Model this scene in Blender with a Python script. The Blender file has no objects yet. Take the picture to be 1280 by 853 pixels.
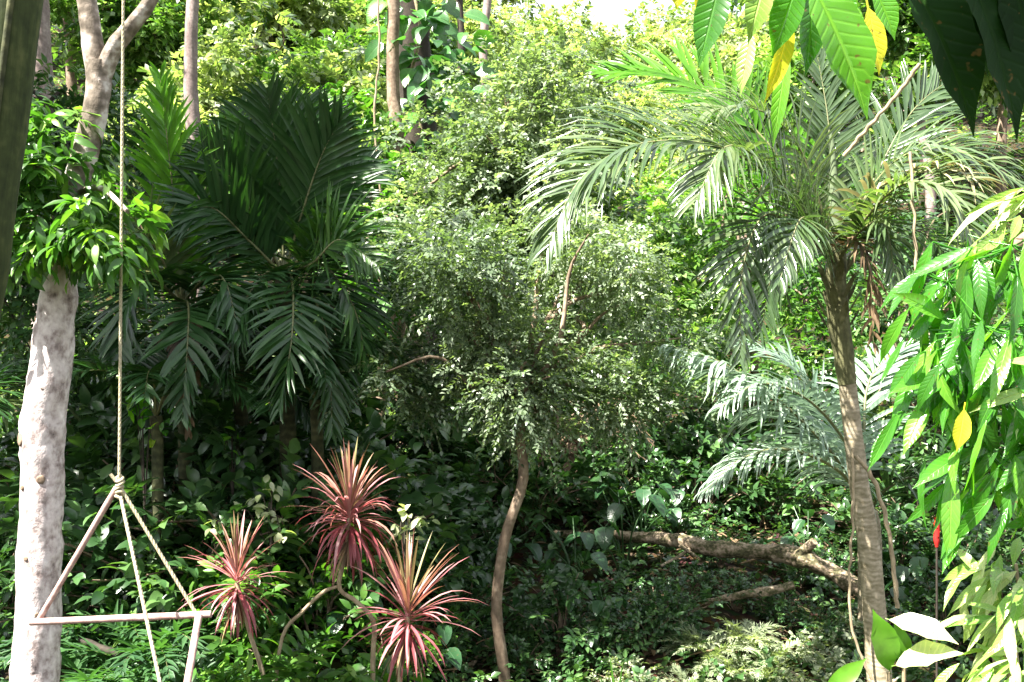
import bpy, math, random
import numpy as np
from mathutils import Vector, noise as mnoise

scene = bpy.context.scene
COL = scene.collection
random.seed(7)
RNG = np.random.default_rng(11)

# ------------------------------------------------------------------ camera
CAM = np.array((0.0, 0.0, 2.5))
FPX = 1280 * 35.0 / 36.0
cam_data = bpy.data.cameras.new('camera')
cam_data.lens = 35.0
cam_data.sensor_width = 36.0
cam_data.clip_start = 0.05
cam_data.clip_end = 2000
cam = bpy.data.objects.new('camera', cam_data)
COL.objects.link(cam)
cam.location = CAM
cam.rotation_euler = (math.radians(90), 0, 0)
scene.camera = cam

# ------------------------------------------------------------------ light
SUN_DIR = np.array((-0.45, -0.32, 0.83))          # towards the sun
SUN_DIR = SUN_DIR / np.linalg.norm(SUN_DIR)
world = bpy.data.worlds.new('World')
scene.world = world
world.use_nodes = True
wn = world.node_tree
sky = wn.nodes.new('ShaderNodeTexSky')
sky.sky_type = 'NISHITA'
sky.sun_disc = False
sky.sun_elevation = math.asin(SUN_DIR[2])
sky.sun_rotation = math.atan2(SUN_DIR[0], SUN_DIR[1])
sky.air_density = 1.3
sky.dust_density = 4.0
bg = wn.nodes['Background']
bg.inputs['Strength'].default_value = 0.06
# thin bright cloud veil over the blue
ctc = wn.nodes.new('ShaderNodeTexCoord')
cnz = wn.nodes.new('ShaderNodeTexNoise'); cnz.inputs['Scale'].default_value = 2.2; cnz.inputs['Detail'].default_value = 6
wn.links.new(ctc.outputs['Generated'], cnz.inputs['Vector'])
crp = wn.nodes.new('ShaderNodeValToRGB')
crp.color_ramp.elements[0].position = .35; crp.color_ramp.elements[0].color = (.45, .45, .45, 1)
crp.color_ramp.elements[1].position = .6; crp.color_ramp.elements[1].color = (.9, .9, .9, 1)
wn.links.new(cnz.outputs['Fac'], crp.inputs[0])
cmx = wn.nodes.new('ShaderNodeMix'); cmx.data_type = 'RGBA'; cmx.clamp_result = False
wn.links.new(crp.outputs[0], cmx.inputs[0]); wn.links.new(sky.outputs['Color'], cmx.inputs[6])
cmx.inputs[7].default_value = (5.2, 5.4, 5.7, 1)
wn.links.new(cmx.outputs[2], bg.inputs['Color'])

sun_data = bpy.data.lights.new('sun', 'SUN')
sun_data.energy = 5.0
sun_data.angle = math.radians(0.5)
sun_data.color = (1.0, 0.95, 0.86)
sun = bpy.data.objects.new('sun', sun_data)
COL.objects.link(sun)
sun.rotation_euler = Vector(SUN_DIR).to_track_quat('Z', 'Y').to_euler()

vs = scene.view_settings
vs.view_transform = 'Standard'
vs.look = 'None'
vs.gamma = 1.0
vs.use_curve_mapping = False
vs.exposure = 2.7
cy = scene.cycles
cy.max_bounces = 7
cy.diffuse_bounces = 3
cy.glossy_bounces = 2
cy.transmission_bounces = 4
cy.transparent_max_bounces = 4
cy.use_denoising = True
cy.caustics_reflective = False
cy.caustics_refractive = False
cy.sample_clamp_indirect = 6.0

# ------------------------------------------------------------------ helpers
def P(px, py, Y):
    return np.array(((px - 640.0) / FPX * Y, Y, 2.5 - (py - 426.5) / FPX * Y))

def unit(v):
    v = np.asarray(v, float)
    n = np.linalg.norm(v, axis=-1, keepdims=True)
    return v / np.maximum(n, 1e-9)

def catmull(pts, n):
    pts = np.asarray(pts, float)
    p = np.vstack([2 * pts[0] - pts[1], pts, 2 * pts[-1] - pts[-2]])
    k = len(pts) - 1
    ts = np.linspace(0, k, n)
    out = []
    for t in ts:
        i = min(int(t), k - 1)
        u = t - i
        a, b, c, d = p[i], p[i + 1], p[i + 2], p[i + 3]
        out.append(0.5 * (2 * b + (c - a) * u + (2 * a - 5 * b + 4 * c - d) * u * u + (3 * b - a - 3 * c + d) * u ** 3))
    return np.array(out)

class LM:
    """collects geometry for ONE mesh; a float attribute 'tint' varies leaf by leaf"""
    def __init__(self):
        self.v, self.f, self.t, self.m, self.u, self.n = [], [], [], [], [], 0
    def add(self, v, faces, tint, mat=0, uv=None):
        v = np.asarray(v, float).reshape(-1, 3)
        self.u.append(np.full((len(v), 2), (.5, 0.0)) if uv is None else uv)
        self.v.append(v)
        self.t.append(np.broadcast_to(np.asarray(tint, float), (len(v),)).copy())
        faces = np.asarray(faces, int) + self.n
        self.f.append(faces)
        self.m.append(np.full(len(faces), mat, int))
        self.n += len(v)
    def mesh(self, name, mats):
        me = bpy.data.meshes.new(name)
        V = np.vstack(self.v)
        loops = np.concatenate([f.ravel() for f in self.f])
        tot = np.concatenate([np.full(len(f), f.shape[1]) for f in self.f])
        start = np.concatenate([[0], np.cumsum(tot)[:-1]])
        me.vertices.add(len(V)); me.vertices.foreach_set('co', V.astype(np.float32).ravel())
        me.loops.add(len(loops)); me.loops.foreach_set('vertex_index', loops.astype(np.int32))
        me.polygons.add(len(tot))
        me.polygons.foreach_set('loop_start', start.astype(np.int32))
        me.polygons.foreach_set('loop_total', tot.astype(np.int32))
        me.polygons.foreach_set('material_index', np.concatenate(self.m).astype(np.int32))
        me.polygons.foreach_set('use_smooth', np.ones(len(tot), bool))
        for m in mats: me.materials.append(m)
        at = me.attributes.new('tint', 'FLOAT', 'POINT')
        at.data.foreach_set('value', np.concatenate(self.t).astype(np.float32))
        uv = np.concatenate(self.u).astype(np.float32)
        for nm, k in (('across', 0), ('along', 1)):
            if np.ptp(uv[:, k]) > 0:
                a2 = me.attributes.new(nm, 'FLOAT', 'POINT'); a2.data.foreach_set('value', np.ascontiguousarray(uv[:, k]))
        me.update(calc_edges=True)
        return me
    def build(self, name, mats, parent=None):
        if not isinstance(mats, (list, tuple)): mats = [mats]
        o = bpy.data.objects.new(name, self.mesh(name, mats))
        COL.objects.link(o)
        if parent is not None:
            o.parent = parent
            o.matrix_parent_inverse = parent.matrix_basis.inverted()
        return o

def thing(name, label, cat, loc=(0, 0, 0), group=None):
    o = bpy.data.objects.new(name, None)
    o.empty_display_size = 0.2
    COL.objects.link(o)
    o.location = loc
    tag(o, label, cat, group)
    return o

def tag(o, label=None, cat=None, group=None, kind=None):
    if label: o['label'] = label
    if cat: o['category'] = cat
    if group: o['group'] = group
    if kind: o['kind'] = kind
    return o

def dup(root, loc, rotz=0.0, scale=1.0, label=None, group=None):
    r = root.copy(); COL.objects.link(r)
    r.location = loc; r.rotation_euler = (0, 0, rotz)
    r.scale = (scale, scale, scale) if not isinstance(scale, tuple) else scale
    if label: r['label'] = label
    if group: r['group'] = group
    for ch in list(root.children):
        c = ch.copy(); COL.objects.link(c); c.parent = r
    return r

def tube(lm, pts, radii, sides=10, tint=0.5, mat=0, rough=0.0, seed=0, cap=True):
    pts = np.asarray(pts, float)
    n = len(pts)
    radii = np.broadcast_to(np.asarray(radii, float), (n,))
    T = unit(np.gradient(pts, axis=0))
    ref = np.array((0.0, -1.0, 0.02)) if abs(T[0][1]) < 0.8 else np.array((1.0, 0, 0))
    ang = np.linspace(0, 2 * math.pi, sides, endpoint=False)
    V = np.zeros((n, sides, 3))
    U = unit(ref - T[0] * ref.dot(T[0]))
    for i in range(n):
        U = unit(U - T[i] * U.dot(T[i]))
        S = np.cross(T[i], U)
        r = np.full(sides, radii[i])
        if rough:
            for k in range(sides):
                d = U * math.cos(ang[k]) + S * math.sin(ang[k])
                q = pts[i] + d * radii[i]
                r[k] *= 1 + rough * mnoise.noise(Vector(q * 9 + seed)) + rough * .6 * mnoise.noise(Vector(q * 26 + seed))
        V[i] = pts[i] + r[:, None] * (np.cos(ang)[:, None] * U + np.sin(ang)[:, None] * S)
    idx = np.arange(n * sides).reshape(n, sides)
    a = idx[:-1]; b = idx[1:]
    F = np.stack([a, np.roll(a, -1, 1), np.roll(b, -1, 1), b], -1).reshape(-1, 4)
    lm.add(V.reshape(-1, 3), F, tint, mat)
    if cap:
        for e, i in ((0, 0), (1, n - 1)):
            ring = V[i]; c = ring.mean(0)
            vv = np.vstack([ring, c])
            ff = [(k, (k + 1) % sides, sides) if e else ((k + 1) % sides, k, sides) for k in range(sides)]
            lm.add(vv, ff, tint, mat)

# leaf templates: (u, v) grid, polygons
def make_template(vs_, ws_, fold=0.25):
    pts = []
    for v, w in zip(vs_, ws_):
        for u in (-1, 0, 1):
            pts.append((u * w, v, abs(u) * w * fold))
    F = []
    for i in range(len(vs_) - 1):
        b = i * 3
        F += [(b, b + 1, b + 4, b + 3), (b + 1, b + 2, b + 5, b + 4)]
    return np.array(pts), np.array(F)
DIAMOND = (np.array([(0, 0, 0), (-1, .45, .2), (0, 1, 0), (1, .45, .2), (0, .5, 0)]), np.array([(0, 4, 1), (1, 4, 2), (2, 4, 3), (3, 4, 0)]))
OVATE = make_template([0, .18, .45, .75, 1], [.05, .75, 1, .62, .03])
LANCE = make_template([0, .1, .3, .55, .8, 1], [.06, .5, .95, 1, .6, .02])
LANCE_FINE = make_template([0, .06, .14, .24, .36, .48, .6, .72, .82, .9, 1], [.05, .3, .6, .84, .98, 1.0, .88, .64, .36, .16, .015], .38)
HEART = make_template([-.12, 0, .12, .35, .65, .88, 1], [.35, .8, 1, .98, .7, .3, .02])

def leaves(lm, O, D, N, L, W, tmpl=OVATE, bend=0.25, tint=0.5, mat=0, wave=0.0, twist=0.0):
    O = np.asarray(O, float).reshape(-1, 3); n = len(O)
    if n == 0: return
    D = unit(np.broadcast_to(D, (n, 3))); N = np.broadcast_to(N, (n, 3))
    X = unit(np.cross(D, N)); Z = np.cross(X, D)
    L = np.broadcast_to(np.asarray(L, float), (n,)); W = np.broadcast_to(np.asarray(W, float), (n,))
    bend = np.broadcast_to(np.asarray(bend, float), (n,))
    tp, tf = tmpl
    k = len(tp)
    tw = RNG.normal(0, 1, n) * twist
    u, v, z = tp[:, 0], tp[:, 1], tp[:, 2]
    ca = np.cos(tw[:, None] * v[None, :])[..., None]; sa = np.sin(tw[:, None] * v[None, :])[..., None]
    Xv = X[:, None, :] * ca + Z[:, None, :] * sa
    V = (O[:, None, :]
         + Xv * (u[None, :, None] * (W / 2)[:, None, None])
         + D[:, None, :] * ((v * (1 - 0.15 * np.abs(v)))[None, :, None] * L[:, None, None] + 0)
         + Z[:, None, :] * ((z[None, :] * (W / 2)[:, None] - bend[:, None] * L[:, None] * (v ** 2)[None, :])[:, :, None]))
    if wave:
        ph = RNG.uniform(0, 6.28, (n, 1))
        V += Z[:, None, :] * (np.sin(v[None, :] * 17 + u[None, :] * 1.5 + ph) * np.abs(u)[None, :] * W[:, None] * wave)[:, :, None]
    F = (tf[None] + (np.arange(n) * k)[:, None, None]).reshape(-1, tf.shape[1])
    T = np.repeat(np.broadcast_to(np.asarray(tint, float), (n,)), k)
    lm.add(V.reshape(-1, 3), F, T, mat, uv=np.tile(np.stack([np.sign(u), v], -1), (n, 1)))

def rand_dirs(n, rng=RNG):
    return unit(rng.normal(size=(n, 3)))

UP = np.array((0, 0, 1.0))

def sprays(lm, O, D, length, m, L, W, tmpl=DIAMOND, spread=60, droop=0.3, bend=0.2, tint=None, mat=0, twig_mat=None, twig_r=0.004, rng=RNG, jit=0.25, flat=0.6):
    """twigs with m alternating leaves each; O, D: (n,3)"""
    O = np.asarray(O, float); n = len(O)
    if n == 0: return
    D = unit(D)
    length = np.broadcast_to(np.asarray(length, float), (n,))
    Nn = unit(UP * flat + rand_dirs(n, rng) * (1 - flat) + 1e-3)
    S = unit(np.cross(D, Nn))
    i = np.arange(m)
    t = (i + 1.0) / m
    side = np.where(i % 2 == 0, 1, -1)
    t_ = t[None, :, None]
    pos = O[:, None, :] + D[:, None, :] * (t_ * length[:, None, None]) - UP * (droop * t_ ** 2 * length[:, None, None])
    a = math.radians(spread) * (1 - 0.55 * t)
    dirs = D[:, None, :] * np.cos(a)[None, :, None] + S[:, None, :] * (np.sin(a) * side)[None, :, None] - UP * (droop * 0.7 * t_)
    dirs = dirs + rng.normal(size=dirs.shape) * jit
    nor = Nn[:, None, :] + rng.normal(size=dirs.shape) * jit
    if tint is None: tn = rng.uniform(0, 1, n)
    else: tn = np.broadcast_to(np.asarray(tint, float), (n,))
    tt = np.clip(tn[:, None] + rng.normal(size=(n, m)) * 0.18, 0, 1)
    sc = rng.uniform(0.7, 1.2, (n, m))
    leaves(lm, pos.reshape(-1, 3), dirs.reshape(-1, 3), nor.reshape(-1, 3), (sc * L).ravel(), (sc * W).ravel(), tmpl, bend, tt.ravel(), mat)
    if twig_mat is not None:
        for k in range(n):
            q = np.linspace(0, 1, 4)[:, None]
            tube(lm, O[k] + D[k] * q * length[k] - UP * droop * q ** 2 * length[k], np.linspace(twig_r, twig_r * .4, 4), 4, 0.5, twig_mat, cap=False)

def gap(p, scale, thr, seed):
    return np.array([mnoise.noise(Vector(q) * scale + Vector((seed, seed * 1.7, -seed))) for q in p]) > thr

def lobe_points(lobes, n, rng=RNG, inner=0.45, scale=1.6, thr=-0.12, seed=3.0):
    """points spread through ellipsoid lobes (c, (rx,ry,rz), weight); returns pos, outward dir"""
    w = np.array([l[2] for l in lobes], float); w /= w.sum()
    which = rng.choice(len(lobes), n, p=w)
    C = np.array([l[0] for l in lobes])[which]; R = np.array([l[1] for l in lobes])[which]
    d = rand_dirs(n, rng)
    r = inner + (1.08 - inner) * rng.uniform(0, 1, n) ** 0.6
    p = C + d * R * r[:, None]
    keep = gap(p, scale, thr, seed)
    return p[keep], unit(d * R)[keep]

def lobe(px, py, Y, rx, ry, rd, w=None):
    k = Y / FPX
    return (P(px, py, Y), np.array((rx * k, rd, ry * k)), w if w else rx * ry)

def clumps(lobes, k, rlo, rhi, seed, flat=.7):
    rng = np.random.default_rng(seed)
    w = np.array([l[2] for l in lobes], float); w /= w.sum()
    out = []
    for i in rng.choice(len(lobes), k, p=w):
        c, Rr, _ = lobes[i]
        r = rng.uniform(rlo, rhi)
        out.append((c + rand_dirs(1, rng)[0] * np.asarray(Rr) * rng.uniform(0.1, 1) ** .5, np.array((r, r, r * flat)) * rng.uniform(.75, 1.25, 3), r * r))
    return out

def limbs(lm, start, ends, r0, r1=0.006, sides=6, tint=0.5, mat=0, sag=0.1, rng=RNG):
    start = np.asarray(start, float)
    for e in ends:
        e = np.asarray(e, float)
        d = np.linalg.norm(e - start)
        mid1 = start + (e - start) * .35 + rng.normal(size=3) * .09 * d + UP * sag * d
        mid2 = start + (e - start) * .7 + rng.normal(size=3) * .07 * d + UP * sag * .7 * d
        c = catmull([start, mid1, mid2, e], 12)
        tube(lm, c, np.linspace(r0, r1, 12), sides, tint, mat, rough=.12)

def frond(lm, ctrl, n=38, L=0.5, W=0.03, a0=68, a1=28, vee=15, droop=0.25, hint=None, r=0.012, tint=0.5, tj=0.15, t0=0.14, rng=RNG, seg=4, jit=0.10, mat=0, stem_mat=1, prof=None, broken=0.05):
    pts = catmull(ctrl, 48)
    T = unit(np.gradient(pts, axis=0))
    tube(lm, pts, np.linspace(r, r * .15, 48), 6, tint, stem_mat)
    cum = np.linspace(0, 1, 48)
    hint = UP if hint is None else np.asarray(hint, float)
    for side in (-1, 1):
        ts = np.linspace(t0, 0.995, n) + rng.normal(size=n) * 0.004
        for t in np.clip(ts, 0, 1):
            if broken and rng.random() < broken: continue
            f = t * 47; i = min(int(f), 46); u = f - i
            p = pts[i] * (1 - u) + pts[i + 1] * u
            tg = unit(T[i] * (1 - u) + T[i + 1] * u)
            Uv = hint - tg * hint.dot(tg)
            if np.linalg.norm(Uv) < 0.05: Uv = np.array((0, -1.0, 0.2)) - tg * np.array((0, -1.0, .2)).dot(tg)
            Uv = unit(Uv); S = np.cross(tg, Uv) * side
            a = math.radians(a0 + (a1 - a0) * t + rng.normal() * 4)
            v = math.radians(vee + rng.normal() * 6)
            d = tg * math.cos(a) + (S * math.cos(v) + Uv * math.sin(v)) * math.sin(a)
            d = unit(d + rng.normal(size=3) * jit)
            q = (t - t0) / (1 - t0)
            pr = (0.45 + 0.55 * math.sin(math.pi * min(1, q * .75 + .18))) * (1 - 0.45 * max(0, q - .6) / .4) if prof is None else prof(q)
            ln = L * pr * rng.uniform(.9, 1.08)
            nrm = unit(np.cross(d, np.cross(Uv, d)))
            tn = min(1, max(0, tint + rng.normal() * tj))
            vv = []; pos = p.copy(); dd = d.copy()
            wprof = [0.45, 1.0, .9, .6, .04] if seg == 4 else [0.5, 1, .55, .04]
            dr = droop * rng.uniform(.7, 1.35)
            for k in range(seg + 1):
                wv = unit(np.cross(dd, nrm)) * (W * wprof[k] / 2) * (0.8 + .4 * pr)
                vv += [pos - wv + nrm * W * .12 * wprof[k], pos - nrm * W * .06, pos + wv + nrm * W * .12 * wprof[k]]
                pos = pos + dd * ln / seg
                dd = unit(dd - UP * dr * (k + 1) / seg)
                nrm = unit(nrm - dd * nrm.dot(dd))
            F = []
            for k in range(seg):
                b = k * 3
                F += [(b, b + 1, b + 4, b + 3), (b + 1, b + 2, b + 5, b + 4)]
            lm.add(vv, F, tn, mat)

def strap(lm, base, d, length, width, droop, tint, seg=6, mat=0, rng=RNG, nrm=None):
    pos = np.array(base, float); dd = unit(d)
    side = np.cross(dd, UP)
    if np.linalg.norm(side) < .05: side = np.array((1.0, 0, 0))
    side = unit(side)
    if nrm is not None: side = unit(np.cross(dd, nrm))
    w = np.interp(np.linspace(0, 1, seg + 1), [0, .15, .5, .8, 1], [.55, .85, 1, .7, .04]) * width / 2
    vv = []
    for k in range(seg + 1):
        nn = unit(np.cross(side, dd))
        vv += [pos - side * w[k] + nn * w[k] * .35, pos, pos + side * w[k] + nn * w[k] * .35]
        pos = pos + dd * length / seg
        dd = unit(dd - UP * droop * (k + 1) / seg)
    F = []
    for k in range(seg):
        b = k * 3
        F += [(b, b + 1, b + 4, b + 3), (b + 1, b + 2, b + 5, b + 4)]
    lm.add(vv, F, tint, mat)

# ------------------------------------------------------------------ materials
def ramp(nt, stops, fac):
    r = nt.nodes.new('ShaderNodeValToRGB')
    el = r.color_ramp.elements
    while len(el) < len(stops): el.new(0.5)
    for e, (p, c) in zip(el, stops):
        e.position = p; e.color = (*c, 1)
    nt.links.new(fac, r.inputs[0])
    return r.outputs[0]

def leaf_mat(name, stops, trans=(1.6, 1.9, 0.6), t_amt=0.35, rough=0.38, spec=0.5, veins=False):
    m = bpy.data.materials.new(name); m.use_nodes = True
    nt = m.node_tree; b = nt.nodes['Principled BSDF']; out = nt.nodes['Material Output']
    at = nt.nodes.new('ShaderNodeAttribute'); at.attribute_name = 'tint'
    col = ramp(nt, stops, at.outputs['Fac'])
    nz = nt.nodes.new('ShaderNodeTexNoise'); nz.inputs['Scale'].default_value = 14; nz.inputs['Detail'].default_value = 3
    geo = nt.nodes.new('ShaderNodeNewGeometry'); nt.links.new(geo.outputs['Position'], nz.inputs['Vector'])
    mx = nt.nodes.new('ShaderNodeMix'); mx.data_type = 'RGBA'; mx.blend_type = 'MULTIPLY'
    rr = ramp(nt, [(.3, (.72, .74, .7)), (.7, (1.15, 1.12, 1.1))], nz.outputs['Fac'])
    mx.inputs[0].default_value = 0.8
    nt.links.new(col, mx.inputs[6]); nt.links.new(rr, mx.inputs[7])
    nt.links.new(mx.outputs[2], b.inputs['Base Color'])
    b.inputs['Roughness'].default_value = rough
    b.inputs['Specular IOR Level'].default_value = spec
    base_out = mx.outputs[2]
    if veins:
        au = nt.nodes.new('ShaderNodeAttribute'); au.attribute_name = 'across'
        av = nt.nodes.new('ShaderNodeAttribute'); av.attribute_name = 'along'
        def mth(op, a, b_=None, c_=None):
            q = nt.nodes.new('ShaderNodeMath'); q.operation = op
            for i_, x_ in enumerate((a, b_, c_)):
                if x_ is None: continue
                if isinstance(x_, (int, float)): q.inputs[i_].default_value = x_
                else: nt.links.new(x_, q.inputs[i_])
            return q.outputs[0]
        ab = mth('ABSOLUTE', au.outputs['Fac'])
        rib = mth('SUBTRACT', 1.0, mth('MINIMUM', mth('MULTIPLY', ab, 9.0), 1.0))
        side = mth('POWER', mth('ABSOLUTE', mth('SINE', mth('SUBTRACT', mth('MULTIPLY', av.outputs['Fac'], 38.0), mth('MULTIPLY', ab, 5.0)))), 10.0)
        vein = mth('MAXIMUM', rib, mth('MULTIPLY', mth('SUBTRACT', 1.0, side), 0.0))
        vein = mth('MAXIMUM', rib, mth('MULTIPLY', side, .35))
        vm = nt.nodes.new('ShaderNodeMix'); vm.data_type = 'RGBA'; vm.blend_type = 'MIX'
        nt.links.new(mth('MULTIPLY', vein, .55), vm.inputs[0]); nt.links.new(mx.outputs[2], vm.inputs[6])
        sc_ = nt.nodes.new('ShaderNodeMix'); sc_.data_type = 'RGBA'; sc_.blend_type = 'MULTIPLY'; sc_.clamp_result = False
        sc_.inputs[0].default_value = 1; nt.links.new(mx.outputs[2], sc_.inputs[6]); sc_.inputs[7].default_value = (2.4, 1.7, 2.2, 1)
        nt.links.new(sc_.outputs[2], vm.inputs[7])
        base_out = vm.outputs[2]
        nt.links.new(base_out, b.inputs['Base Color'])
        bn = nt.nodes.new('ShaderNodeTexNoise'); bn.inputs['Scale'].default_value = 75; bn.inputs['Detail'].default_value = 2
        nt.links.new(geo.outputs['Position'], bn.inputs['Vector'])
        bl = ramp(nt, [(.66, (0, 0, 0)), (.72, (.8, .8, .8))], bn.outputs['Fac'])
        bm = nt.nodes.new('ShaderNodeMix'); bm.data_type = 'RGBA'
        nt.links.new(bl, bm.inputs[0]); nt.links.new(base_out, bm.inputs[6]); bm.inputs[7].default_value = (.13, .08, .03, 1)
        base_out = bm.outputs[2]
        nt.links.new(base_out, b.inputs['Base Color'])
        bp = nt.nodes.new('ShaderNodeBump'); bp.inputs['Strength'].default_value = .5; bp.inputs['Distance'].default_value = .003
        nt.links.new(mth('ADD', mth('MULTIPLY', vein, -1.0), nz.outputs['Fac']), bp.inputs['Height'])
        nt.links.new(bp.outputs[0], b.inputs['Normal'])
    tr = nt.nodes.new('ShaderNodeBsdfTranslucent')
    m2 = nt.nodes.new('ShaderNodeMix'); m2.data_type = 'RGBA'; m2.blend_type = 'MULTIPLY'; m2.inputs[0].default_value = 1
    nt.links.new(base_out, m2.inputs[6]); m2.inputs[7].default_value = (*trans, 1)
    m2.clamp_result = False
    nt.links.new(m2.outputs[2], tr.inputs['Color'])
    ms = nt.nodes.new('ShaderNodeMixShader'); ms.inputs[0].default_value = t_amt
    nt.links.new(b.outputs[0], ms.inputs[1]); nt.links.new(tr.outputs[0], ms.inputs[2])
    nt.links.new(ms.outputs[0], out.inputs['Surface'])
    return m

def bark_mat(name, stops, scale=(6, 6, 3), rough=0.85, bump=0.4, fine=30, rings=0.0, stain=None):
    m = bpy.data.materials.new(name); m.use_nodes = True
    nt = m.node_tree; b = nt.nodes['Principled BSDF']
    tc = nt.nodes.new('ShaderNodeTexCoord')
    mp = nt.nodes.new('ShaderNodeMapping'); mp.inputs['Scale'].default_value = scale
    nt.links.new(tc.outputs['Object'], mp.inputs['Vector'])
    n1 = nt.nodes.new('ShaderNodeTexNoise'); n1.inputs['Scale'].default_value = 1.0; n1.inputs['Detail'].default_value = 6; n1.inputs['Roughness'].default_value = .65
    nt.links.new(mp.outputs[0], n1.inputs['Vector'])
    n2 = nt.nodes.new('ShaderNodeTexNoise'); n2.inputs['Scale'].default_value = fine; n2.inputs['Detail'].default_value = 4
    nt.links.new(tc.outputs['Object'], n2.inputs['Vector'])
    mm = nt.nodes.new('ShaderNodeMath'); mm.operation = 'MULTIPLY_ADD'; mm.inputs[1].default_value = .35
    nt.links.new(n2.outputs['Fac'], mm.inputs[0])
    m3 = nt.nodes.new('ShaderNodeMath'); m3.operation = 'MULTIPLY'; m3.inputs[1].default_value = .65
    nt.links.new(n1.outputs['Fac'], m3.inputs[0]); nt.links.new(m3.outputs[0], mm.inputs[2])
    fac = mm.outputs[0]
    if rings:
        w = nt.nodes.new('ShaderNodeTexWave'); w.wave_type = 'BANDS'; w.bands_direction = 'Z'
        w.inputs['Scale'].default_value = rings; w.inputs['Distortion'].default_value = 2.0; w.inputs['Detail'].default_value = 2
        nt.links.new(tc.outputs['Object'], w.inputs['Vector'])
        ad = nt.nodes.new('ShaderNodeMath'); ad.operation = 'MULTIPLY_ADD'; ad.inputs[1].default_value = .11
        sb = nt.nodes.new('ShaderNodeMath'); sb.operation = 'SUBTRACT'; sb.inputs[1].default_value = .055
        nt.links.new(w.outputs['Fac'], ad.inputs[0]); nt.links.new(fac, sb.inputs[0]); nt.links.new(sb.outputs[0], ad.inputs[2])
        fac = ad.outputs[0]
    col = ramp(nt, stops, fac)
    nt.links.new(col, b.inputs['Base Color'])
    b.inputs['Roughness'].default_value = rough
    b.inputs['Specular IOR Level'].default_value = 0.25
    bp = nt.nodes.new('ShaderNodeBump'); bp.inputs['Strength'].default_value = bump; bp.inputs['Distance'].default_value = 0.02
    nt.links.new(fac, bp.inputs['Height']); nt.links.new(bp.outputs[0], b.inputs['Normal'])
    return m

M = {}
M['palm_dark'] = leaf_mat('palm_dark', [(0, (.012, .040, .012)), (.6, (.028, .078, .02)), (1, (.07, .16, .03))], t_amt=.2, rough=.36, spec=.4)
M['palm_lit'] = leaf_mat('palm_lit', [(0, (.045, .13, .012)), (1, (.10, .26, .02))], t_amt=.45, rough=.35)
M['palm_grey'] = leaf_mat('palm_grey', [(0, (.03, .065, .025)), (.6, (.065, .11, .045)), (1, (.14, .185, .085))], t_amt=.3, rough=.24, spec=.8)
M['palm_pale'] = leaf_mat('palm_pale', [(0, (.13, .22, .15)), (1, (.33, .42, .34))], trans=(1.1, 1.25, 1.0), t_amt=.3, rough=.28, spec=.7)
M['frond_stem'] = leaf_mat('frond_stem', [(0, (.07, .085, .03)), (1, (.2, .2, .09))], t_amt=.05, rough=.5)
M['feather'] = leaf_mat('feather', [(0, (.045, .075, .04)), (.45, (.12, .17, .095)), (1, (.30, .35, .26))], t_amt=.35, rough=.3, spec=.7)
M['hill_leaf'] = leaf_mat('hill_leaf', [(0, (.022, .065, .016)), (.5, (.08, .16, .035)), (.8, (.17, .26, .08)), (1, (.34, .42, .24))], t_amt=.4, rough=.28, spec=.7)
M['hill_pale'] = leaf_mat('hill_pale', [(0, (.08, .13, .055)), (.5, (.22, .27, .13)), (1, (.46, .48, .32))], t_amt=.42, rough=.3, spec=.7)
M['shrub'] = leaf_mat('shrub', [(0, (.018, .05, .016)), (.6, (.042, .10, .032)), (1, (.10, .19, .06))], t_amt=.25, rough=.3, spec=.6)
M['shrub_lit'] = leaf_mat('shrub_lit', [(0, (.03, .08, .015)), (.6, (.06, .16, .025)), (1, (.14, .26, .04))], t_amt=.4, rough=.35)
M['fern'] = leaf_mat('fern', [(0, (.025, .07, .03)), (1, (.075, .17, .06))], t_amt=.35, rough=.45)
M['pale_herb'] = leaf_mat('pale_herb', [(0, (.12, .16, .09)), (1, (.34, .38, .26))], t_amt=.35, rough=.4)
M['mango'] = leaf_mat('mango', [(0, (.03, .12, .014)), (.6, (.065, .24, .022)), (.95, (.15, .36, .035)), (1, (.35, .35, .03))], trans=(1.6, 1.9, .4), t_amt=.5, rough=.24, spec=.85, veins=True)
M['mango_yellow'] = leaf_mat('mango_yellow', [(0, (.48, .52, .03)), (1, (.68, .66, .05))], trans=(1.4, 1.3, .4), t_amt=.5, rough=.4, veins=True)
M['mango_shaded'] = leaf_mat('mango_shaded', [(0, (.005, .018, .004)), (1, (.014, .05, .006))], t_amt=.2, rough=.6, spec=.08, veins=True)  # darker copy of the mango leaf; the corner leaves' shade is in the colour
M['glare_leaf'] = leaf_mat('glare_leaf', [(0, (.11, .29, .03)), (.5, (.25, .42, .08)), (1, (.46, .55, .26))], trans=(1.1, 1.2, .5), t_amt=.35, rough=.3, spec=.6, veins=True)  # pale stops put the glare of overexposed sunlit leaves into the colour
M['philo'] = leaf_mat('philo', [(0, (.03, .09, .03)), (.6, (.05, .15, .04)), (1, (.09, .25, .03))], t_amt=.35, rough=.28, spec=.6, veins=True)
M['arum'] = leaf_mat('arum', [(0, (.015, .05, .02)), (1, (.04, .12, .04))], t_amt=.3, rough=.3, spec=.6, veins=True)
M['cordyline'] = leaf_mat('cordyline', [(0, (.22, .05, .06)), (.3, (.38, .11, .13)), (.55, (.44, .23, .24)), (.8, (.32, .15, .11)), (1, (.24, .22, .10))], trans=(1.4, 1.0, .9), t_amt=.3, rough=.38)
M['dead_leaf'] = leaf_mat('dead_leaf', [(0, (.06, .04, .025)), (1, (.26, .17, .09))], trans=(1, .9, .6), t_amt=.15, rough=.7)
M['dead_pale'] = leaf_mat('dead_pale', [(0, (.16, .15, .07)), (1, (.38, .34, .20))], trans=(1, 1, .6), t_amt=.2, rough=.5)
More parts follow.
